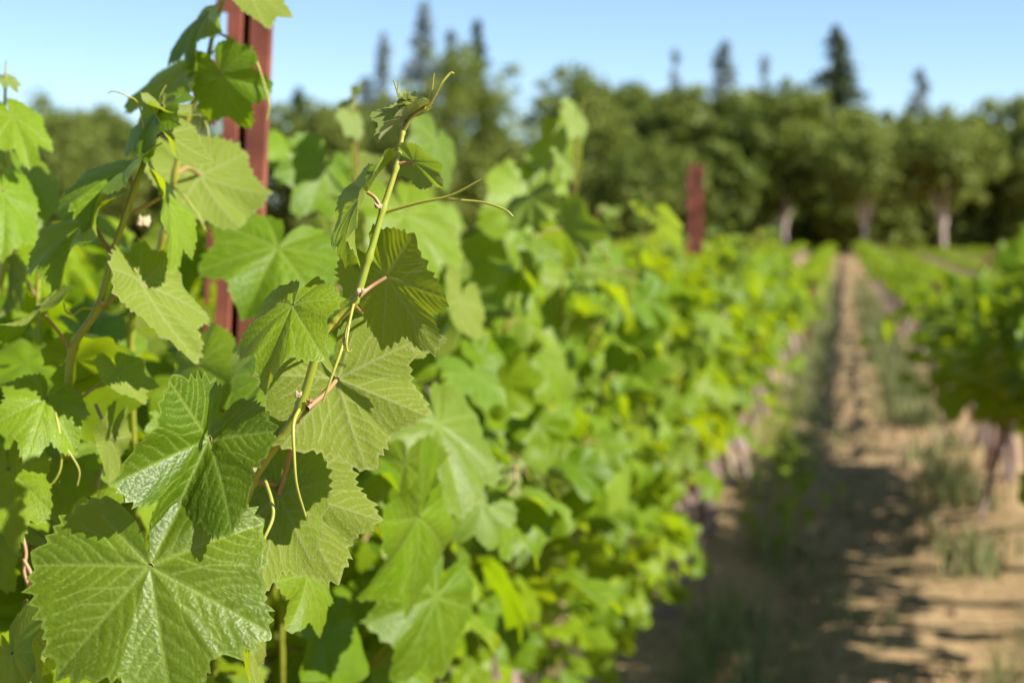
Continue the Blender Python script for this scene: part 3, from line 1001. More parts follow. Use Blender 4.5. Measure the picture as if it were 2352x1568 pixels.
# ------------------------------------------------------------------ the rest of the near row and the row across the path
def row_ok(p):
    q = proj(p)
    if p.x > -.65 and not face(p.x + .65, p.z + .16 * math.sin(1.9 * p.y) + .10 * math.sin(4.3 * p.y + 1)): return False
    if q is None: return p.z > .1
    u, v, d = q
    if 470 < u < 665 and v < 480 and d < 1.95: return False
    if d < 1.25 and -100 < u < 2452: return False
    if 1540 < u < 1650 and v < 500 and d < 7.6: return False
    return p.z > .1


NEAR = [(2.9, 'grapevine just behind the tall notched post, big bright leaves, blurred'),
        (4.5, 'second vine beyond the tall notched post, with a pale shoot tip standing up'),
        (6.1, 'leafy vine in the left row just before the shorter rusty post'),
        (7.7, 'vine growing round the foot of the shorter rusty post in the left row'),
        (9.3, 'vine right behind the shorter rusty post, weeds at its trunk')]
near_vines = []
for i, (y, lab) in enumerate(NEAR):
    near_vines.append(build_vine(-.65, y, 300 + i, lab, row_ok, nsh=20 if i < 3 else 17, cz=.74, lmin=.6, lmax=.95, variants=VARS_MID if i < 2 else VARS_LOW,
                                 spread=.85, size=.074, group='vines in the row left of the path', lowers=5 if i < 2 else 3))
def right_ok(p):
    q = proj(p)
    if q and q[0] < 2365 and q[2] < 5.6: return False
    return p.z > (.80 if p.y < 7.6 else .58)



RIGHT = [(1.8, 'vine beyond the right edge, first in the row right of the path'),
         (3.4, 'vine beyond the right edge, next to the first of its row'),
         (5.0, 'dark shaded vine at the right edge, nearest in the row across the path'),
         (6.6, 'second vine from the camera in the row right of the path, dark beneath'),
         (8.2, 'vine beside the taller rusty stake in the row right of the path'),
         (9.8, 'vine just beyond the taller rusty stake in the row right of the path')]
right_vines = []
for i, (y, lab) in enumerate(RIGHT):
    low = y > 7.5
    rv = build_vine(.95, y, 400 + i, lab, right_ok, nsh=24, cz=.80 if low else .92, lmin=.28 if low else .35, lmax=.42 if low else .52, variants=VARS_LOW, spread=1.2, size=.076, group='vines in the row right of the path')
    right_vines.append(rv)
    inner_foliage(rv, 40 + i, 1150, .97, y - .85, y + .85, .62 if low else .84, 1.56 if y < 5.5 else 1.27 if low else 1.44, .38 if low else .46, right_ok)

for i, v in enumerate(near_vines):
    y = NEAR[i][0]
    inner_foliage(v, 20 + i, 420, -.63, y - .85, y + .85, .40 if i < 2 else .55 if i == 2 else .68, 1.42, .40, row_ok)

# hand-placed leaves of the second and third vines that stand out in the picture
V1, V2 = near_vines[0], near_vines[1]


def extra_shoot(vine, pts, rads):
    b = vine.location
    me = tube_mesh('shoot', [px(*p) if not isinstance(p, Vector) else p for p in pts], rads, M['stem'], b, 8, 6)
    return link('shoot', me, None, vine)


F1 = extra_shoot(V1, [Vector((-.63, 2.5, .8)), (860, 900, 2.2), (840, 560, 2.1), (815, 400, 2.05), (808, 290, 2.03), (815, 222, 2.03)], mm(4, 3.6, 3, 2.4, 1.8, .9))
b1 = V1.location
for q, (J, T, S, up, yg) in enumerate([
        ((740, 385, 2.05), (690, 490, 2.0), (640, 370, 2.08), True, 0), ((800, 400, 2.1), (850, 480, 2.05), (860, 345, 2.15), False, .1), ((812, 268, 2.03), (800, 308, 2.0), (842, 262, 2.05), True, .75),
        ((815, 225, 2.03), (818, 205, 2.02), (828, 222, 2.04), True, .95), ((930, 490, 1.85), (1010, 650, 1.8), (1050, 510, 1.87), True, 0), ((1000, 330, 1.95), (985, 430, 1.9), (1060, 340, 1.98), True, .1),
        ((1005, 975, 1.62), (1085, 1180, 1.55), (1120, 960, 1.62), True, .12), ((1000, 1370, 1.62), (925, 1580, 1.55), (1100, 1410, 1.65), True, 0), ((660, 350, 2.1), (650, 420, 2.05), (720, 350, 2.15), True, 0),
        ((1060, 690, 1.9), (1050, 790, 1.85), (1110, 690, 1.92), False, 0), ((1090, 860, 1.85), (1120, 930, 1.8), (1150, 850, 1.88), True, .1)]):
    T = (T[0], T[1], J[2] - .05); S = (S[0], S[1], J[2] + (.045 if S[0] > J[0] else -.045))
    hero_leaf(F1, J, T, S, up, 200 + q, [(826, 480 if J[1] < 600 else 900, 2.12)] if J[2] > 1.7 else None, young=yg, res=(150, 14), base=b1, cup=.4, droop=.4, lobe=.7, teeth=36)
F2 = extra_shoot(V2, [Vector((-.63, 3.9, .8)), (1290, 800, 2.8), (1310, 520, 2.7), (1330, 380, 2.65), (1325, 280, 2.62), (1345, 228, 2.62)], mm(4, 3.6, 3, 2.4, 1.8, .9))
b2 = V2.location
for q, (J, T, S, up, yg) in enumerate([
        ((1228, 468, 2.6), (1192, 618, 2.53), (1345, 470, 2.62), True, 0), ((1290, 345, 2.65), (1232, 445, 2.6), (1360, 350, 2.68), True, 0), ((1200, 618, 2.7), (1188, 805, 2.62), (1330, 640, 2.72), True, 0),
        ((1325, 265, 2.62), (1318, 312, 2.6), (1360, 268, 2.63), True, .6), ((1255, 938, 2.55), (1240, 1045, 2.48), (1172, 950, 2.58), True, 0), ((1212, 1040, 2.5), (1190, 1180, 2.43), (1300, 1060, 2.5), True, 0),
        ((1420, 1085, 2.9), (1415, 1180, 2.85), (1460, 1090, 2.9), True, .1), ((1290, 830, 2.6), (1260, 920, 2.55), (1345, 850, 2.6), True, .15), ((1400, 600, 2.9), (1380, 700, 2.85), (1450, 610, 2.9), True, 0)]):
    T = (T[0], T[1], J[2] - .06); S = (S[0], S[1], J[2] + (.055 if S[0] > J[0] else -.055))
    hero_leaf(F2, J, T, S, up, 230 + q, [(1315, 480, 2.7)] if J[1] < 700 else None, young=yg, res=(130, 12), base=b2, cup=.4, droop=.4, lobe=.9, teeth=32)

# ------------------------------------------------------------------ far vines: a trunk and a joined canopy each
far_ok = lambda p: face(p.x, p.z + .16 * math.sin(3.1 * p.y))
FOL = [foliage_mesh(900 + i, ok=far_ok) for i in range(4)]
FOLH = [foliage_mesh(920 + i, nsh=34, lmin=.55, lmax=.88, ok=far_ok) for i in range(3)]
FOLS = [foliage_mesh(940 + i, nsh=36, cz=.62, lmin=.18, lmax=.36, spread=.5, size=.078) for i in range(3)]
FOLR = [foliage_mesh(960 + i, nsh=50, cz=.88, lmin=.28, lmax=.46, spread=.9, size=.085, ok=lambda p: p.z > .74) for i in range(3)]
FOLN = [foliage_mesh(980 + i, nsh=66, cz=.84, lmin=.2, lmax=.36, spread=.4, size=.08, ok=lambda p: p.z > .7) for i in range(3)]
for me in FOL + FOLH + FOLS + FOLR + FOLN:
    me.materials.append(M['leaf_far'])


def hanging(rng, n, half=.75, top=.66):
    """old shaggy spurs and dry canes hanging below the cordon"""
    out = []
    for _ in range(n):
        y = rng.uniform(-half, half); x = rng.gauss(0, .07)
        z1 = top - rng.uniform(0, .12); z0 = rng.uniform(.02, .34)
        P, r = smooth_path([Vector((x * .3, y, z1)), Vector((x + rng.gauss(0, .03), y + rng.gauss(0, .05), (z0 + z1) / 2)), Vector((x * 1.4, y + rng.gauss(0, .06), z0))],
                           [.016, rng.uniform(.016, .03), .010], 3)
        out.append(tube(P, r, 6))
    return out


def dry_canes(root, seed, n=9, top=.66):
    for v, f in hanging(random.Random(seed), n, top=top):
        link('dry_cane', mesh_np('dry_cane', v, f), M['bark'], root)


for i, v in enumerate(near_vines):
    if i >= 2: dry_canes(v, 70 + i, 10)
for i, v in enumerate(right_vines):
    dry_canes(v, 90 + i, 6, .78)


def far_trunk(seed):
    rng = random.Random(seed)
    pts = [Vector((.03 * rng.gauss(0, 1), .04 * rng.gauss(0, 1), z)) for z in (-.05, .18, .38, .56, .74)]
    P, r = smooth_path(pts, [.05, .042, .04, .038, .05], 3)
    V, F = tube(P, r, 7)
    parts = [(V, F)]
    for s in (1, -1):
        P, r = smooth_path([pts[-1] - Vector((0, 0, .03)), Vector((0, s * .3, .73)), Vector((.01, s * .7, .74))], [.03, .026, .016], 3)
        parts.append(tube(P, r, 6))
    parts += hanging(rng, 7)
    V, F = join(parts)
    me = mesh_np('vine_trunk', V, F); me.materials.append(M['bark'])
    return me


TRK = [far_trunk(i) for i in range(4)]
rng = random.Random(9)


def far_vine(x, y, fols, label, group, zs=1.0):
    r = empty('grapevine', (x + rng.uniform(-.03, .03), y + rng.uniform(-.06, .06), gz(y)), rng.choice((0, math.pi)) + rng.uniform(-.05, .05))
    r.scale = (1, 1, zs)
    tag(r, label, 'grapevine', group)
    link('trunk', rng.choice(TRK), None, r)
    f = link('foliage', rng.choice(fols), None, r)
    f['kind'] = 'stuff'


nv = 0
for i in range(51):
    y = 10.9 + 1.6 * i
    far_vine(-.65, y, FOLH if y < 12 else FOL if y < 15 else FOLS, 'blurred vine farther down the row left of the dirt path', 'far vines in the left row', 1.0 if y < 12 else .95 if y < 15 else .92); nv += 1
for i in range(50):
    y = 11.4 + 1.6 * i
    far_vine(.95, y, FOLN if y < 26 else FOLS, 'blurred vine farther down the row just right of the dirt path', 'far vines in the right row', 1.0 if y < 12 else .92 if y < 26 else 1.1); nv += 1
for k, (x, y0) in enumerate([(2.45, 20), (3.95, 32), (5.45, 45), (6.95, 58), (8.45, 71)]):
    nm = ['second', 'third', 'fourth', 'fifth', 'sixth'][k]
    y = y0
    while y < 92:
        far_vine(x, y, FOLS, 'small far vine in the %s row right of the path' % nm, 'far vines in the %s row' % nm, .72); nv += 1
        y += 1.6
y = 3.4
while y < 92:
    far_vine(-2.15, y, FOL if y < 12 else FOLS, 'far vine in the next row beyond the near left row', 'far vines beyond the left row', .95 if y < 12 else .92); nv += 1
    y += 1.6

# ------------------------------------------------------------------ steel posts and stakes
def post(name, x, y, h, lean, rz, w, label, group=None, holes=True):
    """rolled steel channel: two flanges and a recessed web, hook notches along the outer edge"""
    t = w
    prof = [(-.5 * t, .0), (-.46 * t, -.012), (-.03 * t, -.012), (.06 * t, .030), (.14 * t, .030), (.16 * t, -.006), (.5 * t, -.006), (.5 * t, .012)]
    seg = .0125
    nz = int((h + .3) / seg)
    V = [(px_, py_, -.3 + k * seg) for k in range(nz + 1) for px_, py_ in prof]
    n = len(prof)
    # extra column on the left flange so that a hook slot can be cut
    cols = [(-.5 * t, .0), (-.46 * t, -.012), (-.40 * t, -.012), (-.26 * t, -.012), (-.03 * t, -.012), (.05 * t, .030), (.14 * t, .030), (.17 * t, -.006), (.5 * t, -.006), (.5 * t, .012)]
    n = len(cols)
    V = [(a, b, -.3 + k * seg) for k in range(nz + 1) for a, b in cols]
    F = []
    for k in range(nz):
        zz = -.3 + k * seg
        ph = (h - zz) % .10
        for c in range(n - 1):
            if holes and zz > .3 and .022 < ph < .062 and c == 2: continue
            if holes and zz > .3 and .036 < ph < .048 and c in (0, 1): continue
            F.append([k * n + c, k * n + c + 1, (k + 1) * n + c + 1, (k + 1) * n + c])
    me = mesh_np(name, np.array(V), np.array(F), smooth=False)
    me.materials.append(M['rust'])
    o = link(name, me)
    sm = o.modifiers.new('thick', 'SOLIDIFY'); sm.thickness = .0032; sm.offset = 0
    o.location = (x, y, 0)
    o.rotation_euler = (lean[0], lean[1], rz)
    tag(o, label, 'post', group)
    return o


p1 = px(572, 300, 1.83)
post('steel_post', -.748, 1.70, 1.86, (0, math.radians(3.0), 0), math.radians(10), .060, 'tall rust-red steel channel post with hook notches, rising out of the frame')
post('steel_post', -.652, 7.25, 1.83, (0, 0, 0), math.radians(6), .075, 'shorter blurred rust-red steel post standing above the left row')
post('steel_stake', .93, 10.4, 1.44, (math.radians(-3), math.radians(1), 0), 0, .06, 'taller rusty stake among the leaves of the row right of the path', 'rusty stakes in the rows', False)
post('steel_stake', .86, 14.6, 1.12, (0, math.radians(-2), 0), 0, .07, 'lower dark-red stake in the row right of the path', 'rusty stakes in the rows', False)
post('steel_stake', -.47, 22.0, .98, (0, math.radians(5), 0), 0, .08, 'leaning dark-red stake beside the far left row', 'rusty stakes in the rows', False)
post('steel_stake', 2.45, 29.0, 1.25, (0, 0, 0), 0, .07, 'thin far stake in the second row right of the path', 'rusty stakes in the rows', False)

# ------------------------------------------------------------------ grass, weeds, litter
def blades(name, n, xr, yr, hmin, hmax, seed, mat, label, width=.005, lean=.5, ypow=1.8, clump=0.0):
    r = np.random.default_rng(seed)
    y = yr[0] + (yr[1] - yr[0]) * r.random(n) ** ypow
    x = r.normal((xr[0] + xr[1]) / 2, (xr[1] - xr[0]) / 3.2, n)
    if clump:
        keep = (np.sin(x * 9 + y * 2.1) + np.sin(y * 3.3 + 1.7) + np.sin(y * 1.1 - x * 4) + r.normal(0, .5, n)) > clump
        x, y = x[keep], y[keep]; n = len(x)
    h = r.uniform(hmin, hmax, n) * (0.6 + .8 * r.random(n))
    a = r.uniform(0, 2 * math.pi, n)
    ln = np.abs(r.normal(0, lean, n)) * h
    w = width * r.uniform(.6, 1.5, n) * (1 + y / 14)
    dx, dy = np.cos(a), np.sin(a)
    b = r.uniform(0, 2 * math.pi, n)
    wx, wy = np.cos(b) * w, np.sin(b) * w
    z0 = np.full(n, -.02)
    P = np.zeros((n, 5, 3))
    P[:, 0] = np.stack([x - wx, y - wy, z0], -1); P[:, 1] = np.stack([x + wx, y + wy, z0], -1)
    mx, my = x + dx * ln * .35, y + dy * ln * .35
    P[:, 2] = np.stack([mx + wx * .8, my + wy * .8, h * .6], -1); P[:, 3] = np.stack([mx - wx * .8, my - wy * .8, h * .6], -1)
    P[:, 4] = np.stack([x + dx * ln, y + dy * ln, h], -1)
    i = np.arange(n) * 5
    F = np.concatenate([np.stack([i, i + 1, i + 2], -1), np.stack([i, i + 2, i + 3], -1), np.stack([i + 3, i + 2, i + 4], -1)])
    me = mesh_np(name, P.reshape(-1, 3), F, True, {'rnd': np.repeat(r.random(n), 5)})
    o = link(name, me, M[mat])
    tag(o, label, 'grass', kind='stuff')


blades('grass', 7000, (-.52, -.26), (4, 60), .04, .2, 1, 'grass', 'grey-green weedy grass along the foot of the left row', ypow=1.4, clump=.3)
blades('grass', 11000, (.48, .84), (4.6, 60), .05, .19, 2, 'grass', 'pale green grass strip along the right side of the path', ypow=1.6, clump=.1)
blades('grass', 5000, (1.1, 2.0), (14, 90), .06, .2, 3, 'grass', 'dry grass between the rows on the right side', ypow=1.2)
blades('grass', 9000, (-1.3, .0), (3.2, 16), .02, .09, 6, 'grass', 'short sparse grass on the shaded side of the path', width=.004, lean=.8, ypow=1.5, clump=-.2)
blades('grass', 7000, (-.62, -.16), (13, 95), .05, .2, 7, 'grass', 'pale grass strip along the far part of the left row', width=.006, ypow=1.1)
blades('grass', 7000, (.35, .78), (13, 95), .05, .2, 8, 'grass', 'pale grass strip along the far right side of the path', width=.006, ypow=1.1)
blades('straw_litter', 7000, (-.2, .75), (4, 30), .004, .02, 4, 'straw', 'pale straw litter scattered over the dirt path', width=.004, lean=5.0, ypow=2.0)


def clods():
    r = np.random.default_rng(12)
    Vs, Fs, n = [], [], 0
    oct_ = np.array([(1, 0, 0), (-1, 0, 0), (0, 1, 0), (0, -1, 0), (0, 0, 1), (0, 0, -1)], float)
    of = np.array([[0, 2, 4], [2, 1, 4], [1, 3, 4], [3, 0, 4], [2, 0, 5], [1, 2, 5], [3, 1, 5], [0, 3, 5]])
    for i in range(2600):
        s = r.uniform(.006, .028) * (1.3 if r.random() < .1 else 1)
        c = np.array([r.uniform(-1.6, 1.1), 3.5 + 16 * r.random() ** 1.7, s * .3])
        v = oct_ * s * r.uniform(.6, 1.3, (6, 1)) + r.normal(0, s * .15, (6, 3))
        Vs.append(v + c); Fs.append(of + n); n += 6
    me = mesh_np('clods', np.vstack(Vs), np.vstack(Fs), False)
    o = link('earth_clods', me, M['clod'])
    tag(o, 'small crumbly earth clods strewn over the path and row berm', 'soil', kind='stuff')


clods()


def weed(x, y, h, seed, label):
    rg = random.Random(seed)
    root = empty('weed_plant', (x, y, 0))
    tag(root, label, 'weed', 'leafy weeds at the foot of the left row')
    for k in range(5):
        d = Vector((rg.gauss(0, .35), rg.gauss(0, .35), 1))
        pts, leaves = grow_shoot(Vector((x, y, .0)), d, h * rg.uniform(.7, 1.1), rg, None, .8, step=.05, size=.035, floor=.01)
        pts = [Vector((x, y, -.02))] + [p for p in pts if p.z >= .03]
        if len(pts) < 3: continue
        me = tube_mesh('stalk', pts, [.003] * len(pts), M['stem'], (x, y, 0), 5, 2)
        sh = link('stalk', me, None, root)
        for Mw, pet, yg in leaves:
            o = place_leaf(rg.choice(VARS_LOW), sh, (x, y, 0), Mw, .1)


for i, (x, y, h) in enumerate([(-.34, 8.4, .62), (-.30, 7.4, .5), (-.36, 9.8, .62), (-.22, 9.0, .4), (-.32, 11.2, .55)]):
    weed(x, y, h, 60 + i, ['tall leafy weed beside the foot of the shorter rusty post', 'low leafy weed in the shade near the shorter rusty post', 'leafy weed farther along the foot of the left row',
                           'small weed standing at the shaded edge of the path', 'farthest leafy weed at the foot of the left row'][i])


def wild_oat():
    b = px(1640, 1640, 3.2)
    base = Vector((b.x, b.y, 0))
    root = empty('wild_oat', base)
    tag(root, 'pale dry oat stalk with drooping seed heads at the bottom edge', 'grass stalk')
    top = px(1690, 1500, 3.2)
    P = [base, base * .5 + top * .5 + Vector((-.03, 0, .05)), px(1650, 1535, 3.2), top]
    P[1].z = top.z * .55
    link('stalk', tube_mesh('stalk', P, [.0022, .002, .0016, .001], M['straw'], base, 6, 6), None, root)
    rg = random.Random(2)
    for q in range(7):
        f = q / 6
        c = px(1635 + 55 * f, 1560 - 62 * f + rg.uniform(-8, 8), 3.2 + rg.uniform(-.02, .02))
        e = c + Vector((rg.uniform(-.01, .02), rg.uniform(-.01, .01), -.026))
        Pd, r = smooth_path([c, c * .5 + e * .5, e], [.001, .006, .0008], 5)
        V, F = tube(Pd - np.array(tuple(base)), r, 6)
        me = mesh_np('seed_head', V, F); me.materials.append(M['straw'])
        link('seed_head', me, None, root)


wild_oat()

# ------------------------------------------------------------------ trees beyond the vineyard
def crown_mesh(name, blobs, n, size, seed, flat=0.0):
    """leaf faces spread through a list of (centre, radius) clumps"""
    r = np.random.default_rng(seed)
    C = np.array([b[0] for b in blobs]); Rr = np.array([b[1] for b in blobs])
    pr = Rr ** 2 / np.sum(Rr ** 2)
    pick = r.choice(len(C), n, p=pr)
    d = r.normal(0, 1, (n, 3)); d /= np.linalg.norm(d, axis=1)[:, None]
    rad = Rr[pick] * (r.random(n) ** .45) * r.uniform(.85, 1.12, n)
    c = C[pick] + d * rad[:, None] * np.array([1, 1, .85])
    nrm = d + r.normal(0, .55, (n, 3)) + np.array([0, 0, .3]); nrm /= np.linalg.norm(nrm, axis=1)[:, None]
    t = np.cross(nrm, r.normal(0, 1, (n, 3))); t /= np.linalg.norm(t, axis=1)[:, None] + 1e-9
    b = np.cross(nrm, t)
    s = size * r.uniform(.6, 1.4, n)[:, None]
    P = np.stack([c - t * s, c + b * s * .6, c + t * s, c - b * s * .6], 1)
    i = np.arange(n)[:, None] * 4
    F = i + np.array([[0, 1, 2, 3]])
    cl = r.random(len(C))
    rn = np.clip(.4 * cl[pick] + .3 * r.random(n) + .3 * r.random(), 0, 1)
    return mesh_np(name, P.reshape(-1, 3), F, False, {'rnd': np.repeat(rn, 4)})


def broadleaf(u, topv, hw, d, seed, label, trunk_show=False, bottom=1.2, n=10000, open_=1.0, mat='tree_leaf'):
    rg = random.Random(seed)
    b = px(u, 545, d)
    top = px(u, topv, d).z
    w = hw * PXF * d * 1.32
    x, y = b.x, b.y
    root = empty('broadleaf_tree', (x, y, gz(y)))
    tag(root, label, 'tree', 'trees along the far edge of the vineyard')
    cz = (top + bottom) / 2; hz = (top - bottom) / 2
    blobs = []
    nb = 60
    for k in range(nb):
        for _ in range(30):
            q = Vector((rg.uniform(-1, 1), rg.uniform(-1, 1), rg.uniform(-1, 1)))
            if .15 < q.length < 1: break
        taper = 1 - .25 * abs(q.z) if q.z > 0 else 1 - .15 * abs(q.z)
        rb = w * rg.choice((.14, .18, .22, .28, .36, .42)) * rg.uniform(.85, 1.15) * open_
        blobs.append(((q.x * (w - rb * .6) * taper, q.y * (w - rb * .6) * taper, cz + q.z * (hz - rb * .75)), rb))
    blobs.append(((rg.uniform(-.2, .2) * w, 0, top - w * .3), w * .32))
    for k in range(45):                                       # ragged twig ends
        q = Vector((rg.gauss(0, 1), rg.gauss(0, 1), rg.gauss(.15, 1))).normalized() * rg.uniform(.84, 1.03)
        blobs.append(((q.x * w, q.y * w, cz + q.z * hz), w * rg.uniform(.07, .16)))
    link('crown', crown_mesh('crown', blobs, n, .155 * d / 100 * 1.25, seed), M[mat], root)
    parts = []
    fork = bottom + (1.1 if trunk_show else .6)
    fork = 1.7 if trunk_show else max(1.5, min(fork, 2.3))
    tr = .145 if trunk_show else .16
    P, r = smooth_path([Vector((0, 0, -.2)), Vector((.05, 0, fork * .5)), Vector((0, 0, fork))], [tr * 1.3, tr, tr * 1.05], 4)
    parts.append(tube(P, r, 9))
    for k in range(4):
        a = k * 1.57 + rg.uniform(-.4, .4) + .2
        e = Vector((math.cos(a) * w * .55, math.sin(a) * w * .55, cz + hz * .35))
        P, r = smooth_path([Vector((0, 0, fork - .15)), Vector((e.x * .4, e.y * .4, fork + (e.z - fork) * .5)), e], [tr * .75, tr * .5, tr * .15], 4)
        parts.append(tube(P, r, 7))
    V, F = join(parts)
    me = mesh_np('trunk', V, F)
    link('trunk', me, M['trunk'] if trunk_show else M['trunk_dark'], root)


def conifer(u, topv, hw, d, seed, label, mat='conifer', dens=1.0, z0=1.5, bare=0.0, droop=.25):
    rg = random.Random(seed); r = np.random.default_rng(seed)
    b = px(u, 545, d); top = px(u, topv, d).z; w = hw * PXF * d * 2.2
    root = empty('conifer_tree', (b.x, b.y, .35))
    tag(root, label, 'tree', 'conifers behind the tree line')
    P, rr = smooth_path([Vector((0, 0, -.3)), Vector((0, 0, top * .5)), Vector((0, 0, top))], [w * .07 + .1, w * .045 + .06, .03], 4)
    parts = [tube(P, rr, 7)]
    z = max(z0, top * bare)
    Ps, n = [], 0
    cs, ts, bs, ss = [], [], [], []
    while z < top - .2:
        f = (z - z0) / (top - z0)
        Lb = w * (1 - f) ** .8 * rg.uniform(.75, 1.1) + .2
        for k in range(rg.randrange(4, 7)):
            a = rg.uniform(0, 6.28)
            if rg.random() > dens: continue
            L = Lb * rg.uniform(.55, 1.1)
            e = Vector((math.cos(a) * L, math.sin(a) * L, z - L * droop + rg.uniform(-.2, .2)))
            st = Vector((0, 0, z))
            P, rr = smooth_path([st, st * .5 + e * .5 + Vector((0, 0, .1)), e], [.05, .035, .012], 2)
            parts.append(tube(P, rr, 4))
            m = int(16 + L * 14)
            t = r.random(m) ** .7
            c = np.array(st)[None] * (1 - t)[:, None] + np.array(e)[None] * t[:, None]
            c += r.normal(0, .13 + .05 * L, (m, 3)) * np.array([1, 1, .7])
            cs.append(c)
        z += rg.uniform(.3, .5) * max(.6, top / 16)
    # leader
    cs.append(np.stack([r.normal(0, .12, 40), r.normal(0, .12, 40), top - 1.6 * r.random(40)], -1))
    c = np.vstack(cs); m = len(c)
    nr_ = r.normal(0, 1, (m, 3)) + np.array([0, 0, .6]); nr_ /= np.linalg.norm(nr_, axis=1)[:, None]
    t = np.cross(nr_, r.normal(0, 1, (m, 3))); t /= np.linalg.norm(t, axis=1)[:, None]
    bb = np.cross(nr_, t)
    s = (.22 * d / 120) * r.uniform(.6, 1.4, m)[:, None]
    Q = np.stack([c - t * s, c + bb * s * .45, c + t * s, c - bb * s * .45], 1)
    F = np.arange(m)[:, None] * 4 + np.array([[0, 1, 2, 3]])
    link('crown', mesh_np('crown', Q.reshape(-1, 3), F, False, {'rnd': np.repeat(r.random(m), 4)}), M[mat], root)
    V, F = join(parts)
    link('trunk', mesh_np('trunk', V, F), M['trunk_dark'], root)


BROAD = [
    (60, 262, 130, 122, 'tree behind the wide rounded tree on the far left', 0),
    (230, 255, 120, 124, 'tree between the two left-hand shoots, far behind them', 0),
    (820, 250, 110, 126, 'tree behind the tree right of the tall post', 0),
    (1380, 210, 110, 126, 'tree behind the loose-crowned tree', 0),
    (1510, 215, 110, 126, 'tree behind the pair above the shorter rusty post', 0),
    (1740, 225, 115, 126, 'tree behind the gap left of the dense conifer', 0),
    (1870, 255, 110, 126, 'tree behind the foot of the dense pyramidal conifer', 0),
    (2010, 285, 110, 126, 'tree behind the three forked pale trunks', 0),
    (2120, 290, 110, 124, 'tree behind the pale forked trunk near the right side', 0),
    (2220, 270, 110, 126, 'tree left of the tall round tree at the right', 0),
    (-70, 290, 150, 112, 'broad olive tree cut by the left edge of the picture', 0),
    (125, 240, 165, 105, 'wide rounded tree on the far left, behind the left-edge shoot', 0),
    (310, 290, 95, 118, 'low tree seen through the leaves left of the tall post', 0),
    (440, 240, 110, 112, 'tree crown directly left of the tall post', 0),
    (600, 250, 100, 118, 'tree crown hidden behind the tall post', 0),
    (730, 228, 105, 110, 'tree just right of the tall post', 0),
    (1040, 122, 150, 96, 'largest round bright olive tree, left of the sky gap', 0),
    (870, 235, 100, 116, 'tree on the left flank of the largest round tree', 0),
    (1310, 150, 112, 104, 'loose-crowned tree just right of the sky gap', 0),
    (1440, 190, 105, 112, 'tree right beside the loose-crowned tree', 0),
    (1560, 200, 100, 108, 'tree above the shorter rusty post', 0),
    (1680, 205, 105, 112, 'tree in front of the broad blue conifer', 0),
    (1800, 200, 120, 104, 'tree with pale leaning trunk left of the dense conifer', 1),
    (1940, 250, 105, 108, 'tree in front of the dense pyramidal conifer', 0),
    (1985, 300, 95, 98, 'tree with three forked pale trunks at the end of the path', 1),
    (2060, 265, 95, 110, 'tree just right of the dense pyramidal conifer', 0),
    (2165, 275, 105, 98, 'tree with a pale forked trunk near the right side', 1),
    (2285, 222, 125, 112, 'tall round tree near the right edge of the picture', 0),
    (2430, 245, 120, 108, 'tree cut by the right edge of the picture', 0),
    (1150, 330, 80, 116, 'low tree filling beneath the sky gap', 0),
    (1490, 330, 110, 98, 'lower front tree left of the shorter rusty post', 0),
    (1650, 330, 90, 100, 'lower front tree right of the shorter rusty post', 0),
]
for i, (u, tv, hw, d, lab, ts) in enumerate(BROAD):
    broadleaf(u, tv, hw, d, 500 + i, lab, bool(ts), bottom=2.7 if ts else rng.uniform(.2, .8), open_=.85 if 'loose' in lab[:6] else 1.0, n=12000 if 'loose' not in lab[:6] else 6500)
CONI = [
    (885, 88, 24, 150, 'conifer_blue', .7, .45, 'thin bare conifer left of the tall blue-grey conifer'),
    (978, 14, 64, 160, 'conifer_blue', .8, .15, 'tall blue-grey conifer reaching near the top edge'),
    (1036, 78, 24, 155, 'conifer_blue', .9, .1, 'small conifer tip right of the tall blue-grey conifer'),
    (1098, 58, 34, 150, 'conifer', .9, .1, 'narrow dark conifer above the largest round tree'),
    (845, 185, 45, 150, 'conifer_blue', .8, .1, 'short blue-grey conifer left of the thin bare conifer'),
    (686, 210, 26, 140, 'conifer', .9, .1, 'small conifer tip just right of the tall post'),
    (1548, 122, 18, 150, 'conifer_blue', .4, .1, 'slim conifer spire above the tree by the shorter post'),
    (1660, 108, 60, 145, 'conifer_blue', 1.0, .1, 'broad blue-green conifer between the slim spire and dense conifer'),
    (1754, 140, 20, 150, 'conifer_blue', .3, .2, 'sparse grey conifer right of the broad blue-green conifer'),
    (1915, 74, 82, 125, 'conifer', 1.0, .1, 'dense dark pyramidal conifer, tallest on the right side'),
    (2110, 168, 44, 150, 'conifer_blue', .55, .2, 'pale sparse conifer right of the dense pyramidal one'),
]
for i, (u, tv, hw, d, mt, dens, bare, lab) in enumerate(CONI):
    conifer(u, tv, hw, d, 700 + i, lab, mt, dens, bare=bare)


def undergrowth():
    rg = random.Random(5)
    blobs = []
    for k in range(240):
        u = -150 + 2700 * k / 239
        b = px(u, 545, 112 + rg.uniform(-5, 9))
        blobs.append(((b.x, b.y, rg.uniform(.8, 3.6)), rg.uniform(1.2, 2.2)))
    o = link('undergrowth', crown_mesh('undergrowth', blobs, 30000, .26, 5), M['tree_leaf'])
    tag(o, 'dark shaded undergrowth beneath the far trees', 'undergrowth', kind='stuff')


undergrowth()


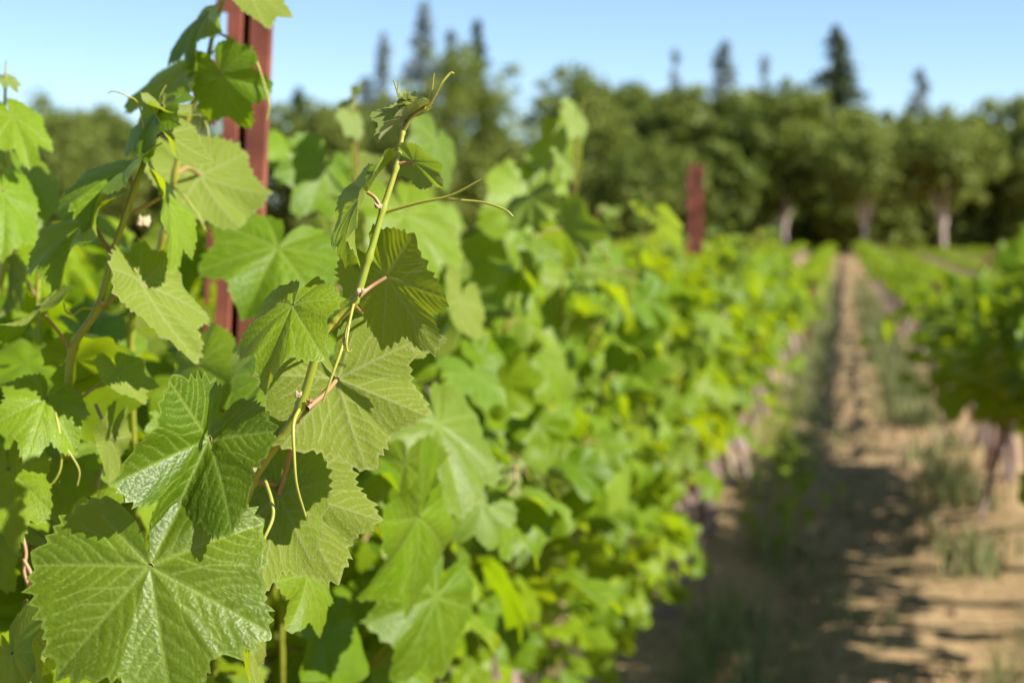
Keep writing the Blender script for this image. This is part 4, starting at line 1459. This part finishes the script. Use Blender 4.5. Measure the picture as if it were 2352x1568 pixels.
def rows_beyond():
    """the vineyard goes on to the left, past the rows built vine by vine"""
    rg = random.Random(8)
    blobs = []
    for x in np.arange(-3.65, -24, -1.5):
        y = 7.0
        while y < 92:
            for k in range(3):
                blobs.append(((x + rg.gauss(0, .06), y + k * .5, .72 + gz(y) + rg.uniform(-.05, .12)), rg.uniform(.26, .36)))
            y += 1.6
    me = crown_mesh('vine_rows', blobs, 90000, .075, 8)
    n = len(me.vertices)
    for k, a in (('vein', np.zeros(n)), ('leafco', None)):
        if a is not None:
            me.attributes.new(k, 'FLOAT', 'POINT').data.foreach_set('value', a.astype(np.float32))
    o = link('vine_rows', me, M['leaf_far'])
    tag(o, 'vine rows going on to the left beyond the near rows', 'vineyard', kind='stuff')


rows_beyond()

# ------------------------------------------------------------------ vehicles parked at the far end
def vehicle(x, y, rz, col, label, s=1.0):
    root = empty('parked_car', (x, y, 0), rz)
    root.scale = (s, s, s)
    tag(root, label, 'car')
    paint = simple('car_paint_' + str(round(col[0], 2)), col, tuple(c * .95 for c in col), 3, .3, spec=.5)
    glass = simple('car_glass', (.02, .025, .03), (.03, .035, .04), 3, .1, spec=.6)
    rub = simple('car_tyre', (.02, .02, .02), (.03, .03, .03), 9, .9)
    # side profile extruded and narrowed at the roof
    prof = [(-2.1, .35), (-2.15, .75), (-1.95, .95), (-1.2, 1.02), (-.6, 1.48), (.9, 1.52), (1.7, 1.1), (2.1, 1.0), (2.15, .4)]
    V, F = [], []
    for sgn, in ((-1,), (1,)):
        for a, b in prof:
            V.append((a, sgn * (.88 - .22 * max(0, b - .95) / .55), b))
    n = len(prof)
    F = [[i, (i + 1) % n, n + (i + 1) % n, n + i] for i in range(n)] + [list(range(n))[::-1], list(range(n, 2 * n))]
    me = mesh_np('body', np.array(V, float), F, False)
    b = link('body', me, paint, root)
    bv = b.modifiers.new('b', 'BEVEL'); bv.width = .08; bv.segments = 3
    for quad in ([(-1.12, -.8, 1.06), (-1.12, .8, 1.06), (-.66, .68, 1.44), (-.66, -.68, 1.44)], [(1.62, -.8, 1.14), (1.62, .8, 1.14), (.98, .68, 1.48), (.98, -.68, 1.48)],
                 [(-1.0, -.87, 1.04), (1.4, -.87, 1.06), (.85, -.70, 1.44), (-.58, -.70, 1.42)], [(-1.0, .87, 1.04), (1.4, .87, 1.06), (.85, .70, 1.44), (-.58, .70, 1.42)]):
        q = np.array(quad); nn = np.cross(q[1] - q[0], q[3] - q[0]); nn /= np.linalg.norm(nn)
        if nn @ (q.mean(0) - np.array([0, 0, .9])) < 0: nn = -nn
        q = q + nn * .02
        w = link('window', mesh_np('window', q, [[0, 1, 2, 3]], False), glass, root)
        sm = w.modifiers.new('t', 'SOLIDIFY'); sm.thickness = .02
    for wx in (-1.35, 1.35):
        for wy in (-.85, .85):
            P = np.array([(wx, wy - .1, .33), (wx, wy - .09, .33), (wx, wy + .09, .33), (wx, wy + .1, .33)], float)
            Vt, Ft = tube(P, np.array([.2, .33, .33, .2]), 18)
            link('wheel', mesh_np('wheel', Vt, Ft), rub, root)


c1 = px(2395, 560, 96)
vehicle(c1.x, c1.y, math.radians(70), (.75, .74, .72), 'white vehicle at the far right edge behind the vine rows')
c2 = px(1368, 520, 98)
vehicle(c2.x, c2.y, math.radians(20), (.22, .23, .28), 'grey vehicle half hidden in the shade under the trees')
print('far vines', nv, 'objects', len(bpy.data.objects), 'tris', sum(len(m.loop_triangles) or len(m.polygons) for m in bpy.data.meshes))
